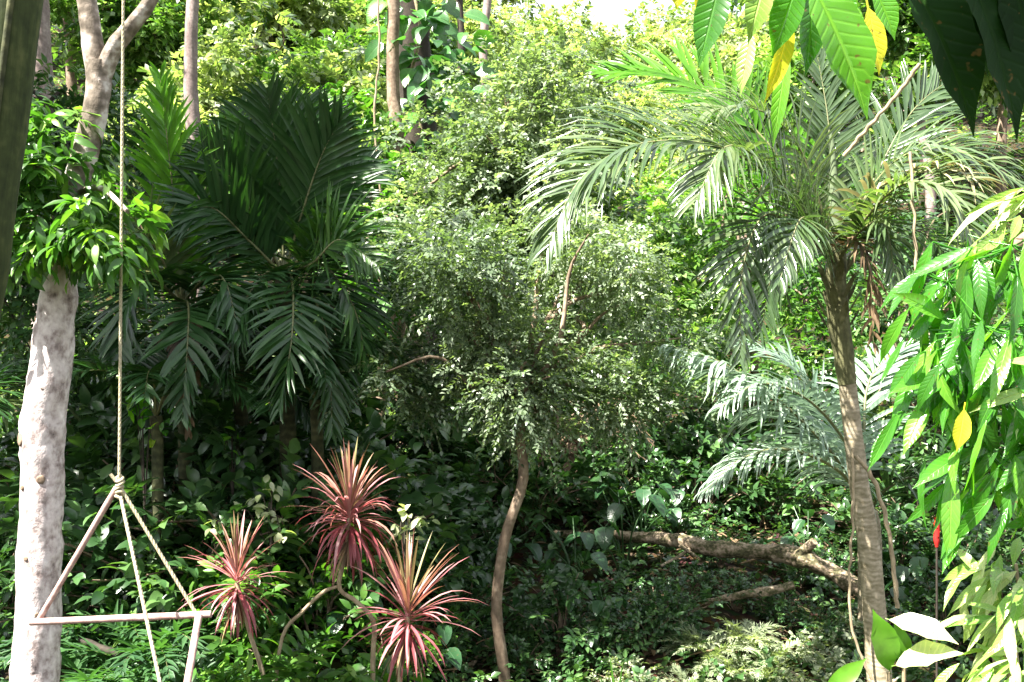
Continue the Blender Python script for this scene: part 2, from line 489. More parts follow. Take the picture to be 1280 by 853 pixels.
M['white_bark'] = bark_mat('white_bark', [(.33, (.09, .07, .065)), (.42, (.27, .22, .21)), (.52, (.50, .44, .43)), (.66, (.70, .64, .63))], scale=(14, 14, 8), bump=.7, fine=30)
M['brown_bark'] = bark_mat('brown_bark', [(.3, (.05, .035, .025)), (.5, (.16, .115, .08)), (.7, (.34, .27, .20))], scale=(10, 10, 4))
M['log_bark'] = bark_mat('log_bark', [(.36, (.025, .02, .012)), (.46, (.09, .085, .04)), (.52, (.22, .165, .115)), (.64, (.42, .34, .25))], scale=(6, 14, 14), bump=1.0, fine=45)
M['dark_bark'] = bark_mat('dark_bark', [(.3, (.012, .01, .008)), (.55, (.04, .032, .024)), (.75, (.09, .075, .055))], scale=(8, 8, 2))
M['pink_bark'] = bark_mat('pink_bark', [(.3, (.09, .065, .06)), (.5, (.20, .155, .145)), (.7, (.36, .30, .28))], scale=(6, 6, 3))
M['palm_bark'] = bark_mat('palm_bark', [(.3, (.13, .11, .065)), (.5, (.26, .22, .15)), (.7, (.42, .36, .28))], scale=(9, 9, 26), rings=9.0, bump=.35)
M['palm_bark'].node_tree.nodes['Wave Texture'].inputs['Distortion'].default_value = 9.0
M['palm_green_bark'] = bark_mat('palm_green_bark', [(.3, (.015, .018, .008)), (.5, (.045, .05, .022)), (.7, (.11, .11, .05))], scale=(10, 10, 8), rings=5.0)
M['palm_fibre'] = bark_mat('palm_fibre', [(.3, (.03, .03, .013)), (.5, (.10, .10, .045)), (.7, (.22, .21, .11))], scale=(14, 14, 5), bump=.8)
M['crownshaft'] = bark_mat('crownshaft', [(.3, (.04, .06, .03)), (.6, (.10, .13, .07)), (.8, (.2, .23, .14))], scale=(20, 20, 2), bump=.1)
M['stalk'] = bark_mat('stalk', [(.3, (.012, .018, .006)), (.5, (.035, .048, .014)), (.7, (.09, .10, .035))], scale=(30, 30, 1.2), bump=.25)
M['rope'] = bark_mat('rope', [(.3, (.24, .21, .13)), (.7, (.46, .41, .28))], scale=(60, 60, 60), bump=.4, fine=200)
M['pink_wood'] = bark_mat('pink_wood', [(.3, (.20, .11, .095)), (.5, (.36, .24, .215)), (.7, (.5, .38, .35))], scale=(20, 20, 20), bump=.2)
M['red'] = bark_mat('red', [(.3, (.28, .012, .01)), (.7, (.5, .03, .025))], scale=(20, 20, 20), bump=.2, rough=.5)
M['vine'] = bark_mat('vine', [(.3, (.14, .10, .06)), (.7, (.40, .33, .22))], scale=(30, 30, 10))

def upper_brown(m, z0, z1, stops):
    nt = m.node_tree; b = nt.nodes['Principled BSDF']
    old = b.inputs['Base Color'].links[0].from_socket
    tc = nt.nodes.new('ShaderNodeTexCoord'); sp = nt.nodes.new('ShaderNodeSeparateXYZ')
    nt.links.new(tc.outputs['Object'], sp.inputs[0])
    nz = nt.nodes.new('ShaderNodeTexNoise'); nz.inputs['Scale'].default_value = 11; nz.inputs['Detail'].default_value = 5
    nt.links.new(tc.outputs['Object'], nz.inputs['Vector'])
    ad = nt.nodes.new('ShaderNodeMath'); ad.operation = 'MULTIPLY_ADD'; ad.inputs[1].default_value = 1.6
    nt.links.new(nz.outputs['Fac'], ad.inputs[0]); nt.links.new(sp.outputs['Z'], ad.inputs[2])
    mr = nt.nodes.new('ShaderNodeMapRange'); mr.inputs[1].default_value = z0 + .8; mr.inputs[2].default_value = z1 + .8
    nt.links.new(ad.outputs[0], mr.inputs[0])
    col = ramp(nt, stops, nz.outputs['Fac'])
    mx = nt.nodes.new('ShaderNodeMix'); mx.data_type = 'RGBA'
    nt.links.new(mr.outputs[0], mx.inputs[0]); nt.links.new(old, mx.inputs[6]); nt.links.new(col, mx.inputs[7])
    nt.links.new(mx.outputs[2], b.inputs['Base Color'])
upper_brown(M['white_bark'], 2.75, 3.15, [(.34, (.06, .048, .035)), (.46, (.14, .115, .09)), (.54, (.26, .215, .18)), (.62, (.5, .46, .42))])  # brown mottled upper bark, with shade on the upper trunk painted in

def soil_mat():
    m = bpy.data.materials.new('soil'); m.use_nodes = True
    nt = m.node_tree; b = nt.nodes['Principled BSDF']
    tc = nt.nodes.new('ShaderNodeTexCoord')
    n1 = nt.nodes.new('ShaderNodeTexNoise'); n1.inputs['Scale'].default_value = 1.1; n1.inputs['Detail'].default_value = 10; n1.inputs['Roughness'].default_value = .7
    nt.links.new(tc.outputs['Object'], n1.inputs['Vector'])
    n2 = nt.nodes.new('ShaderNodeTexVoronoi'); n2.inputs['Scale'].default_value = 14
    nt.links.new(tc.outputs['Object'], n2.inputs['Vector'])
    c1 = ramp(nt, [(.3, (.018, .014, .009)), (.5, (.05, .04, .022)), (.62, (.05, .065, .02)), (.8, (.11, .085, .05))], n1.outputs['Fac'])
    mx = nt.nodes.new('ShaderNodeMix'); mx.data_type = 'RGBA'; mx.blend_type = 'MULTIPLY'; mx.inputs[0].default_value = .7
    nt.links.new(c1, mx.inputs[6]); nt.links.new(n2.outputs['Color'], mx.inputs[7])
    nt.links.new(mx.outputs[2], b.inputs['Base Color'])
    b.inputs['Roughness'].default_value = .95; b.inputs['Specular IOR Level'].default_value = .15
    bp = nt.nodes.new('ShaderNodeBump'); bp.inputs['Strength'].default_value = .8; bp.inputs['Distance'].default_value = .05
    nt.links.new(n1.outputs['Fac'], bp.inputs['Height']); nt.links.new(bp.outputs[0], b.inputs['Normal'])
    return m
M['soil'] = soil_mat()

# ------------------------------------------------------------------ terrain
def gh(x, y):
    x = np.asarray(x, float); y = np.asarray(y, float)
    h = np.full(np.broadcast(x, y).shape, -0.45)
    h = h + np.clip(3 - y, 0, 4.0) * 0.34
    h = h + np.clip(y - 5, 0, 10) * 0.21 + 0.5 * np.exp(-((x + 1.7) / 1.3) ** 2) * np.clip((y - 4.6) / .8, 0, 1) * np.clip((9 - y) / 2, 0, 1)
    sad = 1 - 0.42 * np.exp(-((x - 4.5 - (y - 40) * .1) / 7.5) ** 2)
    h = h + np.clip(y - 15, 0, 35) * 0.50 * sad
    h = h + np.clip(y - 50, 0, 900) * 0.04
    h = h + np.clip(-x - 4, 0, 30) * 0.12 * np.clip((y - 5) / 6, 0, 1)
    h = h + 0.10 * np.sin(x * 1.3 + y * .7) * np.clip((y - 4) / 5, 0, 1) + .07 * np.sin(x * 2.9 - y * 1.9)
    return h

def axis(lo, hi, near_lo, near_hi, step, far_n):
    a = np.arange(near_lo, near_hi + 1e-6, step)
    l = near_lo - np.geomspace(step, near_lo - lo, far_n)[::-1]
    r = near_hi + np.geomspace(step, hi - near_hi, far_n)
    return np.concatenate([l, a, r])
xs = axis(-900, 900, -16, 16, 0.25, 24)
ys = axis(-700, 1000, -4, 34, 0.25, 24)
XX, YY = np.meshgrid(xs, ys)
ZZ = gh(XX, YY)
near = (np.abs(XX) < 17) & (YY > 2) & (YY < 36)
jz = np.array([mnoise.noise(Vector((a * 2.1, b * 2.1, 0.3))) for a, b in zip(XX.ravel(), YY.ravel())]).reshape(XX.shape)
ZZ = ZZ + np.where(near, jz * .06, 0)
lm = LM()
nx, ny = len(xs), len(ys)
idx = np.arange(nx * ny).reshape(ny, nx)
F = np.stack([idx[:-1, :-1], idx[:-1, 1:], idx[1:, 1:], idx[1:, :-1]], -1).reshape(-1, 4)
lm.add(np.stack([XX, YY, ZZ], -1), F, .5)
tag(lm.build('ground', M['soil']), 'dark soil and leaf litter of the jungle slope', kind='structure')

# ------------------------------------------------------------------ hillside undergrowth (uncountable mass)
def in_view(x, y, m=1.15):
    return np.abs(x) < y * 0.515 * m + .8

lm = LM()
n = 14000
y = RNG.uniform(10.5, 52, n); x = RNG.uniform(-1, 1, n) * (y * .6 + 1)
z = gh(x, y)
p = np.stack([x, y, z], -1)
hgt = 0.35 + 0.9 * np.array([max(0, mnoise.noise(Vector((a * .5, b * .5, 4)))) for a, b in zip(x, y)]) * 1.6
p[:, 2] += RNG.uniform(0, 1, n) * hgt
d = unit(rand_dirs(n) * .8 + UP * .6 + np.array((0, -.4, 0)))
sprays(lm, p, d, RNG.uniform(.25, .5, n), 8, .19, .085, DIAMOND, spread=70, droop=.3, rng=RNG)
tag(lm.build('undergrowth', M['hill_leaf']), 'tangled light green undergrowth covering the rising hillside', kind='stuff')

# low ground cover near
lm = LM()
n = 9000
y = RNG.uniform(4.5, 13, n) ; x = RNG.uniform(-1, 1, n) * (y * .56 + .6)
dens = np.array([mnoise.noise(Vector((a * .8, b * .8, 9))) for a, b in zip(x, y)])
k = dens > -.22
x, y, dens = x[k], y[k], dens[k]
p = np.stack([x, y, gh(x, y) + .02 + RNG.uniform(0, .16, len(x))], -1)
d = unit(rand_dirs(len(x)) + UP * .7)
sprays(lm, p, d, RNG.uniform(.1, .22, len(x)), 6, .075, .04, OVATE, spread=70, droop=.3)
tag(lm.build('ground_cover', M['shrub']), 'low dark green leaves covering the forest floor', kind='stuff')
lm = LM()
n = 5000
y = RNG.uniform(4.5, 13, n); x = RNG.uniform(-1, 1, n) * (y * .56 + .6)
p = np.stack([x, y, gh(x, y) + .03 + RNG.uniform(0, .03, n)], -1)
d = rand_dirs(n); d[:, 2] *= .15
leaves(lm, p, d, unit(UP + rand_dirs(n) * .4), RNG.uniform(.06, .15, n), RNG.uniform(.025, .06, n), OVATE, .2, RNG.uniform(0, 1, n))
for k in range(160):
    yy = RNG.uniform(6, 10); xx = RNG.uniform(-.5, .5) * yy; a_ = RNG.uniform(0, 3.14); l_ = RNG.uniform(.15, .5)
    q0 = np.array((xx, yy, float(gh(xx, yy)) + .05)); q1 = q0 + np.array((math.cos(a_) * l_, math.sin(a_) * l_, RNG.uniform(-.02, .12)))
    tube(lm, [q0, (q0 + q1) / 2 + UP * .02, q1], RNG.uniform(.004, .009), 5, RNG.uniform(.3, 1), 0)
tag(lm.build('leaf_litter', M['dead_leaf']), 'brown fallen leaves scattered on the soil', kind='stuff')

# ------------------------------------------------------------------ trees
def leafy_tree(name, label, cat, base, trunk_pts, r0, r1, lobes, n, leaf, bark, L, W, m=9, tmpl=DIAMOND, slen=.3, droop=.3, group=None, nlimb=10, seed=1.0, thr=-.12, scale=1.6, inner=.4, spread=65, bend=.2, flat=.6, limb_r=None, lit=()):
    rng = np.random.default_rng(int(seed * 100))
    root = thing(name, label, cat, base, group)
    lm = LM()
    c = catmull(trunk_pts, 26)
    tube(lm, c, np.linspace(r0, r1, 26), 12, .5, 0, rough=.1, seed=seed)
    pts, dirs = lobe_points(lobes, n, rng, inner=inner, thr=thr, scale=scale, seed=seed)
    for tgt, rad in lit:       # gaps in the foliage where sun comes through
        w_ = pts - tgt; kk = np.linalg.norm(w_ - (w_ @ SUN_DIR)[:, None] * SUN_DIR, axis=1) > rad
        pts, dirs = pts[kk], dirs[kk]
    ends = pts[rng.choice(len(pts), nlimb)]
    limbs(lm, c[-1], ends, limb_r or r1 * .7, .006, 5, mat=0, rng=rng)
    lm.build('trunk', [bark], root)
    lm = LM()
    d = unit(dirs * .8 + rand_dirs(len(pts), rng) * .6 + UP * .1)
    tn = np.clip(.5 + .35 * np.array([mnoise.noise(Vector(q * 1.1 + seed)) for q in pts]) * 1.6 + rng.normal(size=len(pts)) * .15, 0, 1)
    sprays(lm, pts, d, rng.uniform(.7, 1.2, len(pts)) * slen, m, L, W, tmpl, spread=spread, droop=droop, bend=bend, tint=tn, rng=rng, flat=flat)
    lm.build('crown', [leaf], root)
    return root

# --- hillside trees: prototypes built at the origin, then copied
def hill_proto(seed, leaf, bark, H=6.0, R=2.0, L=.24, W=.11, n=1150, label='', tmpl=DIAMOND, group=None):
    rng = np.random.default_rng(seed)
    lob = []
    for k in range(6):
        a = rng.uniform(0, 6.28); rr = rng.uniform(.2, .75) * R
        lob.append((np.array((math.cos(a) * rr, math.sin(a) * rr, H * rng.uniform(.5, .92))), np.array((R, R, R * .75)) * rng.uniform(.4, .62), 1.0))
    lob.append((np.array((0, 0, H * .8)), np.array((R * .7, R * .7, R * .7)), 1.3))
    t = [(0, 0, -.4), (rng.uniform(-.1, .1), rng.uniform(-.1, .1), H * .25), (rng.uniform(-.3, .3), rng.uniform(-.2, .2), H * .5), (0, 0, H * .72)]
    return leafy_tree('hillside_tree', label, 'tree', (0, 0, 0), t, .13, .06, clumps(lob, 34, .3 * R / 2, .62 * R / 2, seed, .65), n, leaf, bark, L, W, m=9, slen=.42, seed=seed * 1.37, nlimb=12, scale=1.1, group=group, thr=-.3)

G_H = 'leafy trees on the sunlit hillside'
LAB_A = 'bushy yellow-green tree among many on the sunlit hillside'
LAB_B = 'pale silvery-green tree with loose leaves high on the hillside'
protos = [hill_proto(21, M['hill_leaf'], M['pink_bark'], label=LAB_A, group=G_H),
          hill_proto(22, M['hill_leaf'], M['brown_bark'], H=7, R=2.4, label=LAB_A, group=G_H),
          hill_proto(23, M['hill_pale'], M['pink_bark'], H=6.5, R=2.2, label=LAB_B, group='pale trees high on the hillside', n=1200),
          hill_proto(24, M['hill_pale'], M['brown_bark'], H=5, R=2.0, label=LAB_B, group='pale trees high on the hillside', n=620)]
spots = []
rs = random.Random(5)
# (px, Y, kind, scale)
for (px, Y, k, s) in [(250, 17, 2, .8), (380, 18, 1, .75), (440, 17, 2, .75), (330, 19, 3, .95), (470, 20, 0, .95), (610, 21, 3, .7), (720, 30, 2, .85), (840, 28, 3, .9), (625, 40, 3, 1.0), (690, 42, 3, 1.25), (765, 42, 3, 1.2), (835, 44, 3, 1.25), (880, 40, 3, 1.15), (800, 34, 3, .8), (150, 20, 1, 1.0), (330, 23, 2, 1.0), (430, 25, 1, 1.0), (230, 26, 0, 1.1), (520, 26, 2, .9),
                      (90, 26, 1, 1.2), (20, 22, 0, 1.2), (600, 28, 2, .75), (680, 22, 3, .75), (760, 25, 2, .7), (850, 20, 3, .75), (930, 24, 2, .85), (1010, 20, 0, .9),
                      (560, 34, 3, 1.0), (650, 37, 2, .8), (730, 39, 3, .8), (820, 36, 2, .8), (900, 35, 3, .95), (980, 32, 2, 1.0), (1080, 26, 1, 1.0), (1160, 22, 0, 1.0),
                      (1250, 24, 1, 1.2), (1130, 32, 2, 1.2), (1220, 32, 0, 1.4), (420, 34, 2, 1.2), (320, 34, 1, 1.3), (210, 36, 2, 1.5), (480, 42, 3, 1.4), (90, 36, 0, 1.6),
                      (-20, 30, 1, 1.5), (1060, 40, 3, 1.4), (590, 45, 2, 1.1), (690, 47, 3, .9), (790, 47, 2, .85), (880, 45, 3, 1.1), (960, 44, 2, 1.3), (1290, 40, 1, 1.6)]:
    spots.append((px, Y, k, s))
used = set()
for (px, Y, k, s) in spots:
    X = (px - 640) / FPX * Y
    z = float(gh(X, Y))
    if k in used:
        dup(protos[k], (X, Y, z), rs.uniform(0, 6.28), s * rs.uniform(.92, 1.08))
    else:
        used.add(k)
        protos[k].location = (X, Y, z); protos[k].rotation_euler = (0, 0, rs.uniform(0, 6.28)); protos[k].scale = (s, s, s)

# --- tall bare trunks up the slope whose crowns rise above the view
def tall_trunk(name, label, pts, radii, bark, lobes=None, n=500, leaf='hill_leaf', seed=3.0, L=.16, W=.07):
    base = np.array(pts[0])
    root = thing(name, label, 'tree', base)
    lm = LM(); c = catmull(pts, 30)
    tube(lm, c, np.interp(np.linspace(0, 1, 30), np.linspace(0, 1, len(radii)), radii), 12, .5, 0, rough=.14, seed=seed)
    if lobes:
        rng = np.random.default_rng(int(seed * 10))
        pts2, d2 = lobe_points(lobes, n, rng, seed=seed, scale=.8, thr=-.2)
        limbs(lm, c[-1], pts2[rng.choice(len(pts2), 12)], radii[-1] * .6, .01, 6, rng=rng)
    lm.build('trunk', [bark], root)
    if lobes:
        lm = LM()
        sprays(lm, pts2, unit(d2 + rand_dirs(len(pts2), rng) * .6), rng.uniform(.3, .55, len(pts2)), 9, L, W, DIAMOND, droop=.3, rng=rng)
        lm.build('crown', [M[leaf]], root)
    return root

def gp(px, Y, dz=-.2):
    X = (px - 640) / FPX * Y
    return np.array((X, Y, float(gh(X, Y)) + dz))

def crown_at(c, R, k=5, seed=1):
    rng = np.random.default_rng(seed)
    return [(np.array(c) + rng.normal(size=3) * np.array(R) * .45, np.array(R) * rng.uniform(.45, .7), 1.0) for _ in range(k)]

tall_trunk('slope_tree', 'thin pinkish trunk rising behind the lit green palm frond', [gp(250, 15), P(243, 200, 15), P(238, 90, 15), P(243, -40, 15), P(250, -160, 15)], [.13, .11, .10, .095, .09], M['pink_bark'],
           crown_at(P(250, -330, 15.5), (2.0, 2.0, 1.3), seed=4), 450, seed=4.2)
tall_trunk('slope_tree', 'grey-pink trunk between the leaning stalk and the forked white trunk', [gp(60, 12), P(55, 250, 12), P(50, 60, 12), P(42, -60, 12), P(35, -200, 12)], [.17, .15, .13, .12, .10], M['pink_bark'],
           crown_at(P(-40, -330, 11), (2.2, 1.8, 1.2), seed=5), 700, seed=5.2)
tall_trunk('slope_tree', 'slim bare grey trunk against the white glare of sky', [gp(612, 24), P(610, 150, 24), P(604, 60, 24), P(612, -30, 24), P(608, -120, 24)], [.13, .11, .10, .10, .08], M['pink_bark'])
tall_trunk('slope_tree', 'thin dark sapling trunk beside the climbing broad leaves', [gp(578, 14), P(574, 150, 14), P(577, 60, 14), P(570, -60, 14)], [.06, .05, .05, .045], M['dark_bark'])
tall_trunk('slope_tree', 'thick dark trunk wrapped by broad climbing leaves', [gp(522, 14), P(522, 220, 14), P(518, 100, 14), P(512, 0, 14), P(505, -150, 14)], [.36, .30, .27, .25, .22], M['dark_bark'],
           crown_at(P(500, -320, 14.5), (1.8, 1.6, 1.1), seed=9), 350, seed=9.1)
tall_trunk('slope_tree', 'slender brown trunk standing just before the thick dark one', [gp(497, 13), P(497, 195, 13), P(491, 110, 13), P(492, 0, 13), P(494, -140, 13)], [.10, .09, .085, .08, .07], M['brown_bark'])

# climbing philodendron on the dark trunk
root = thing('climbing_philodendron', 'climber with broad heart-shaped green leaves on the thick dark trunk', 'climbing plant', gp(522, 13.6))
lm = LM()
tube(lm, catmull([gp(528, 13.6), P(530, 200, 13.62), P(512, 110, 13.62), P(525, 40, 13.62), P(510, -40, 13.62)], 30), .025, 6, rough=.1)
lm.build('stem', [M['vine']], root)
lm = LM()
rng = np.random.default_rng(8)
for k in range(110):
    if k < 55: px, py = rng.uniform(505, 605), rng.uniform(10, 150)
    elif k < 85: px, py = rng.uniform(470, 560), rng.uniform(-30, 70)
    else: px, py = rng.uniform(510, 570), rng.uniform(60, 200)
    q = P(px, py, rng.uniform(12.9, 13.6))
    d = unit(np.array(((px - 525) / 60, -.5, -.3)) + rng.normal(size=3) * .35)
    s = rng.uniform(.2, .4)
    leaves(lm, [q], [d], [unit(np.array((0, -.7, .8)) + rng.normal(size=3) * .3)], s, s * .62, HEART, .25, rng.uniform(0, 1))
lm.build('foliage', [M['philo']], root)

# --- feathery small-leaved trees in the middle
mid_lobes = [lobe(660, 330, 7.3, 140, 70, .9), lobe(560, 370, 7.1, 110, 75, .8), lobe(520, 460, 6.9, 75, 65, .6), lobe(640, 450, 7.1, 130, 75, .8), lobe(770, 420, 7.3, 110, 80, .9), lobe(800, 500, 7.2, 75, 60, .6), lobe(740, 330, 7.6, 120, 60, .8), lobe(480, 490, 6.8, 45, 40, .4), lobe(600, 510, 7.0, 80, 45, .6)]
leafy_tree('small_leaved_tree', 'airy grey-green tree of tiny leaves on a thin crooked brown trunk', 'tree', gp(632, 7, 0),
           [gp(634, 7, -.15), P(630, 840, 7), P(623, 790, 7), P(621, 745, 7), P(632, 670, 7), P(654, 600, 7), P(650, 545, 7), P(655, 500, 7)], .043, .034, clumps(mid_lobes + [lobe(790, 450, 7.6, 80, 50, .6)], 60, .14, .34, 5), 5200, M['feather'], M['brown_bark'], .050, .022, m=14, slen=.22, seed=6.3, nlimb=34, thr=-.4, scale=1.9, inner=.25, limb_r=.026, lit=[(P(930, 800, 7.2), .32), (P(870, 790, 7.0), .28), (P(960, 760, 7.5), .22), (P(925, 575, 7.8), .2), (P(940, 500, 7.2), .3), (P(560, 640, 7.6), .2), (P(720, 640, 8.0), .2), (P(700, 760, 7.2), .2), (P(600, 720, 7.4), .17), (P(790, 700, 8), .22), (P(500, 600, 7.6), .17)])
up_lobes = [lobe(650, 160, 11, 80, 62, 1.0), lobe(580, 190, 11, 70, 50, .9), lobe(700, 135, 11.2, 60, 55, .8), lobe(610, 240, 10.8, 90, 45, .8), lobe(700, 220, 11, 60, 50, .8), lobe(545, 290, 10.6, 60, 45, .7)]
leafy_tree('small_leaved_tree', 'rounded pale yellow-green treetop rising above the thin crooked trunk tree', 'tree', gp(640, 11, 0),
           [gp(640, 11, -.15), P(640, 420, 11), P(632, 330, 11), P(640, 250, 11), P(645, 200, 11)], .09, .05, clumps(up_lobes, 40, .25, .55, 6), 2600, M['feather'], M['brown_bark'], .08, .04, m=12, slen=.3, seed=7.1, nlimb=18, thr=-.4, scale=1.5, inner=.3, limb_r=.03)

# --- bushy trees filling the right and left middle distance
def filler(label, lobes, base, leaf, bark, L, W, n, seed, name='bushy_tree', tmpl=DIAMOND, m=9, slen=.3):
    c = np.array(lobes[0][0])
    return leafy_tree(name, label, 'tree', base, [base + np.array((0, 0, -.2)), base * .5 + c * .5 + np.array((.08, 0, 0)), c], .07, .035, lobes, n, leaf, bark, L, W, m=m, tmpl=tmpl, slen=slen, seed=seed, nlimb=10, thr=-.22)
filler('loose bright-leaved bush tree just behind the airy grey-green crown', [lobe(720, 330, 11.5, 80, 70, .9), lobe(790, 270, 12, 80, 60, .9), lobe(830, 380, 11.5, 70, 70, .9), lobe(640, 380, 12, 70, 60, .9), lobe(780, 440, 11, 80, 50, .8)], gp(740, 11.6, 0), M['hill_leaf'], M['brown_bark'], .13, .06, 1500, 11.3)
filler('dense green bush tree filling the gap right of the leaning palm trunk', [lobe(1120, 420, 11, 90, 80, 1), lobe(1190, 340, 11.5, 100, 80, 1), lobe(1080, 330, 12, 80, 80, 1), lobe(1170, 500, 10.5, 90, 70, .9), lobe(1250, 420, 11, 90, 90, 1)], gp(1150, 11, 0), M['shrub'], M['brown_bark'], .10, .05, 1700, 12.1)
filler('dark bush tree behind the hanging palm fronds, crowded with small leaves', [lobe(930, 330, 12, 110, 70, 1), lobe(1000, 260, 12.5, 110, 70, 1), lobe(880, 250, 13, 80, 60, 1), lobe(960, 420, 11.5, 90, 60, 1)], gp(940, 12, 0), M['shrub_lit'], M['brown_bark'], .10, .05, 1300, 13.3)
filler('broad-leaved bush tree between the dark palms and the climber-clad trunk', [lobe(470, 270, 12, 60, 60, .9), lobe(440, 190, 13, 70, 60, 1), lobe(500, 340, 11.5, 50, 60, .8)], gp(470, 12, 0), M['shrub_lit'], M['brown_bark'], .15, .08, 600, 14.9, tmpl=OVATE)
filler('shadowy bush tree behind the white trunk and leafy tuft', [lobe(60, 130, 8.5, 70, 70, .8), lobe(20, 240, 8.5, 70, 80, .8), lobe(130, 190, 9, 60, 70, .8), lobe(90, 380, 8.8, 80, 90, .8), lobe(0, 400, 8.5, 70, 90, .8)], gp(50, 8.7, 0), M['shrub'], M['dark_bark'], .12, .05, 1500, 15.7)

# ------------------------------------------------------------------ dark palms
def palm(name, label, base, trunk, radii, fronds, leaf, bark, group=None, shaft=None, **kw):
    root = thing(name, label, 'palm', base, group)
    lm = LM(); c = catmull(trunk, 28)
    tube(lm, c, np.interp(np.linspace(0, 1, 28), np.linspace(0, 1, len(radii)), radii), 14, .5, 0, rough=.06)
    lm.build('trunk', [bark], root)
    for f in fronds:
        a = dict(kw); ctrl = f[0]
        if len(f) > 1: a.update(f[1])
        lf = a.pop('leafmat', leaf)
        lm = LM(); frond(lm, ctrl, **a)
        lm.build('frond', [lf, M['frond_stem']], root)
    return root

def arc_frond(base, az, elev, length, sag, n=5):
    """arching rachis that leaves at azimuth az, elevation elev (deg)"""
    h = np.array((math.cos(math.radians(az)), math.sin(math.radians(az)), 0))
    e = math.radians(elev)
    pts = [np.array(base, float)]; p = pts[0].copy()
    for k in range(n):
        p = p + (h * math.cos(e) + UP * math.sin(e)) * length / n
        pts.append(p.copy()); e -= math.radians(sag) / n
    return pts

rngp = np.random.default_rng(31)
# palm A: tall dark fan of upright fronds
cA = P(355, 345, 7.6)
frA = [([cA, P(352, 270, 7.6), P(345, 190, 7.55), P(335, 120, 7.5)], dict(L=.62, a0=62, a1=30, hint=(0, -1, .3), n=46, W=.042)),
       ([cA, P(375, 275, 7.5), P(400, 200, 7.4), P(425, 150, 7.3)], dict(L=.58, hint=(0, -1, .3), n=46, W=.042)),
       ([cA, P(325, 285, 7.5), P(290, 225, 7.3), P(255, 185, 7.2)], dict(L=.5, hint=(0, -1, .4), n=40, W=.04)),
       ([cA, P(400, 300, 7.4), P(445, 290, 7.1), P(480, 340, 6.9)], dict(L=.5, tint=.75, n=40)),
       ([cA, P(400, 330, 7.2), P(440, 380, 6.9), P(458, 450, 6.8)], dict(L=.45, tint=.6)),
       ([cA, P(385, 360, 7.0), P(410, 430, 6.8), P(415, 540, 6.75)], dict(L=.42)),
       ([cA, P(335, 340, 7.0), P(300, 390, 6.7), P(280, 480, 6.6)], dict(L=.42)),
       ([cA, P(365, 350, 6.9), P(365, 420, 6.5), P(350, 510, 6.4)], dict(L=.42)),
       ([cA, P(310, 310, 7.6), P(260, 320, 7.4), P(230, 390, 7.3)], dict(L=.45)),
       ([cA, P(420, 320, 8.0), P(480, 340, 8.2), P(515, 420, 8.3)], dict(L=.45)),
       ([cA, P(330, 290, 8.2), P(300, 240, 8.6), P(270, 220, 9)], dict(L=.45)),
       ([cA, P(362, 270, 7.9), P(372, 190, 8.0), P(385, 125, 8.1)], dict(L=.6, a0=62, a1=30, hint=(0, -1, .3), n=50, W=.034)),
       ([cA, P(340, 275, 7.9), P(318, 200, 8.0), P(300, 140, 8.1)], dict(L=.6, a0=62, a1=30, hint=(0, -1, .3), n=50, W=.034)),
       ([cA, P(390, 290, 7.8), P(430, 225, 7.9), P(465, 205, 8.0)], dict(L=.5, n=46, W=.034, hint=(0, -1, .4))),
       ([cA, P(310, 300, 7.4), P(265, 260, 7.2), P(225, 270, 7.1)], dict(L=.5, n=46, W=.034, hint=(0, -1, .4))),
       ([cA, P(390, 330, 7.0), P(425, 300, 6.8), P(470, 330, 6.7)], dict(L=.45, n=46, W=.03, tint=.8, hint=(0, -1, .5)))]
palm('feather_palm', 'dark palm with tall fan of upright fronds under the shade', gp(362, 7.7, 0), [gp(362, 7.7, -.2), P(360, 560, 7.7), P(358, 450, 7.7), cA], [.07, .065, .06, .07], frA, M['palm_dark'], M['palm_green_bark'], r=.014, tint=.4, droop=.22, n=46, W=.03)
# palm B: bright lit upright frond
cB = P(228, 380, 7.4)
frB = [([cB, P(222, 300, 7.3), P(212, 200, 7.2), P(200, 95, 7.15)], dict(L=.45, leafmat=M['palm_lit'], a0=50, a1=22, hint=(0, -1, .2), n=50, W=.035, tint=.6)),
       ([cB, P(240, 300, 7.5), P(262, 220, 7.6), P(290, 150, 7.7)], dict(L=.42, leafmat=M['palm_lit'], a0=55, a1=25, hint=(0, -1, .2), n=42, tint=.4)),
       ([cB, P(200, 320, 7.2), P(175, 290, 7.0), P(160, 310, 6.9)], dict(L=.4, hint=(0, -1, .5), leafmat=M['palm_grey'], tint=.8)),
       ([cB, P(190, 350, 7.0), P(160, 380, 6.8), P(150, 460, 6.7)], dict(L=.42)),
       ([cB, P(255, 350, 7.0), P(280, 350, 6.7), P(300, 420, 6.5)], dict(L=.42)),
       ([cB, P(235, 380, 6.8), P(235, 420, 6.5), P(228, 520, 6.4)], dict(L=.4)),
       ([cB, P(250, 320, 7.9), P(290, 300, 8.2), P(330, 340, 8.4)], dict(L=.42)),
       ([cB, P(238, 400, 7.2), P(232, 440, 7.1), P(236, 540, 7.1)], dict(L=.24, n=34, tint=.3, droop=.6, leafmat=M['dead_leaf'], broken=.3, jit=.25)),
       ([cB, P(195, 330, 7.9), P(150, 300, 8.3), P(110, 340, 8.5)], dict(L=.42))]
palm('feather_palm', 'palm whose upright frond glows bright green beside the rope', gp(235, 7.5, 0), [gp(235, 7.5, -.2), P(233, 560, 7.5), P(230, 460, 7.45), cB], [.065, .06, .055, .06], frB, M['palm_dark'], M['palm_green_bark'], r=.013, tint=.35, droop=.25, n=36, W=.036)
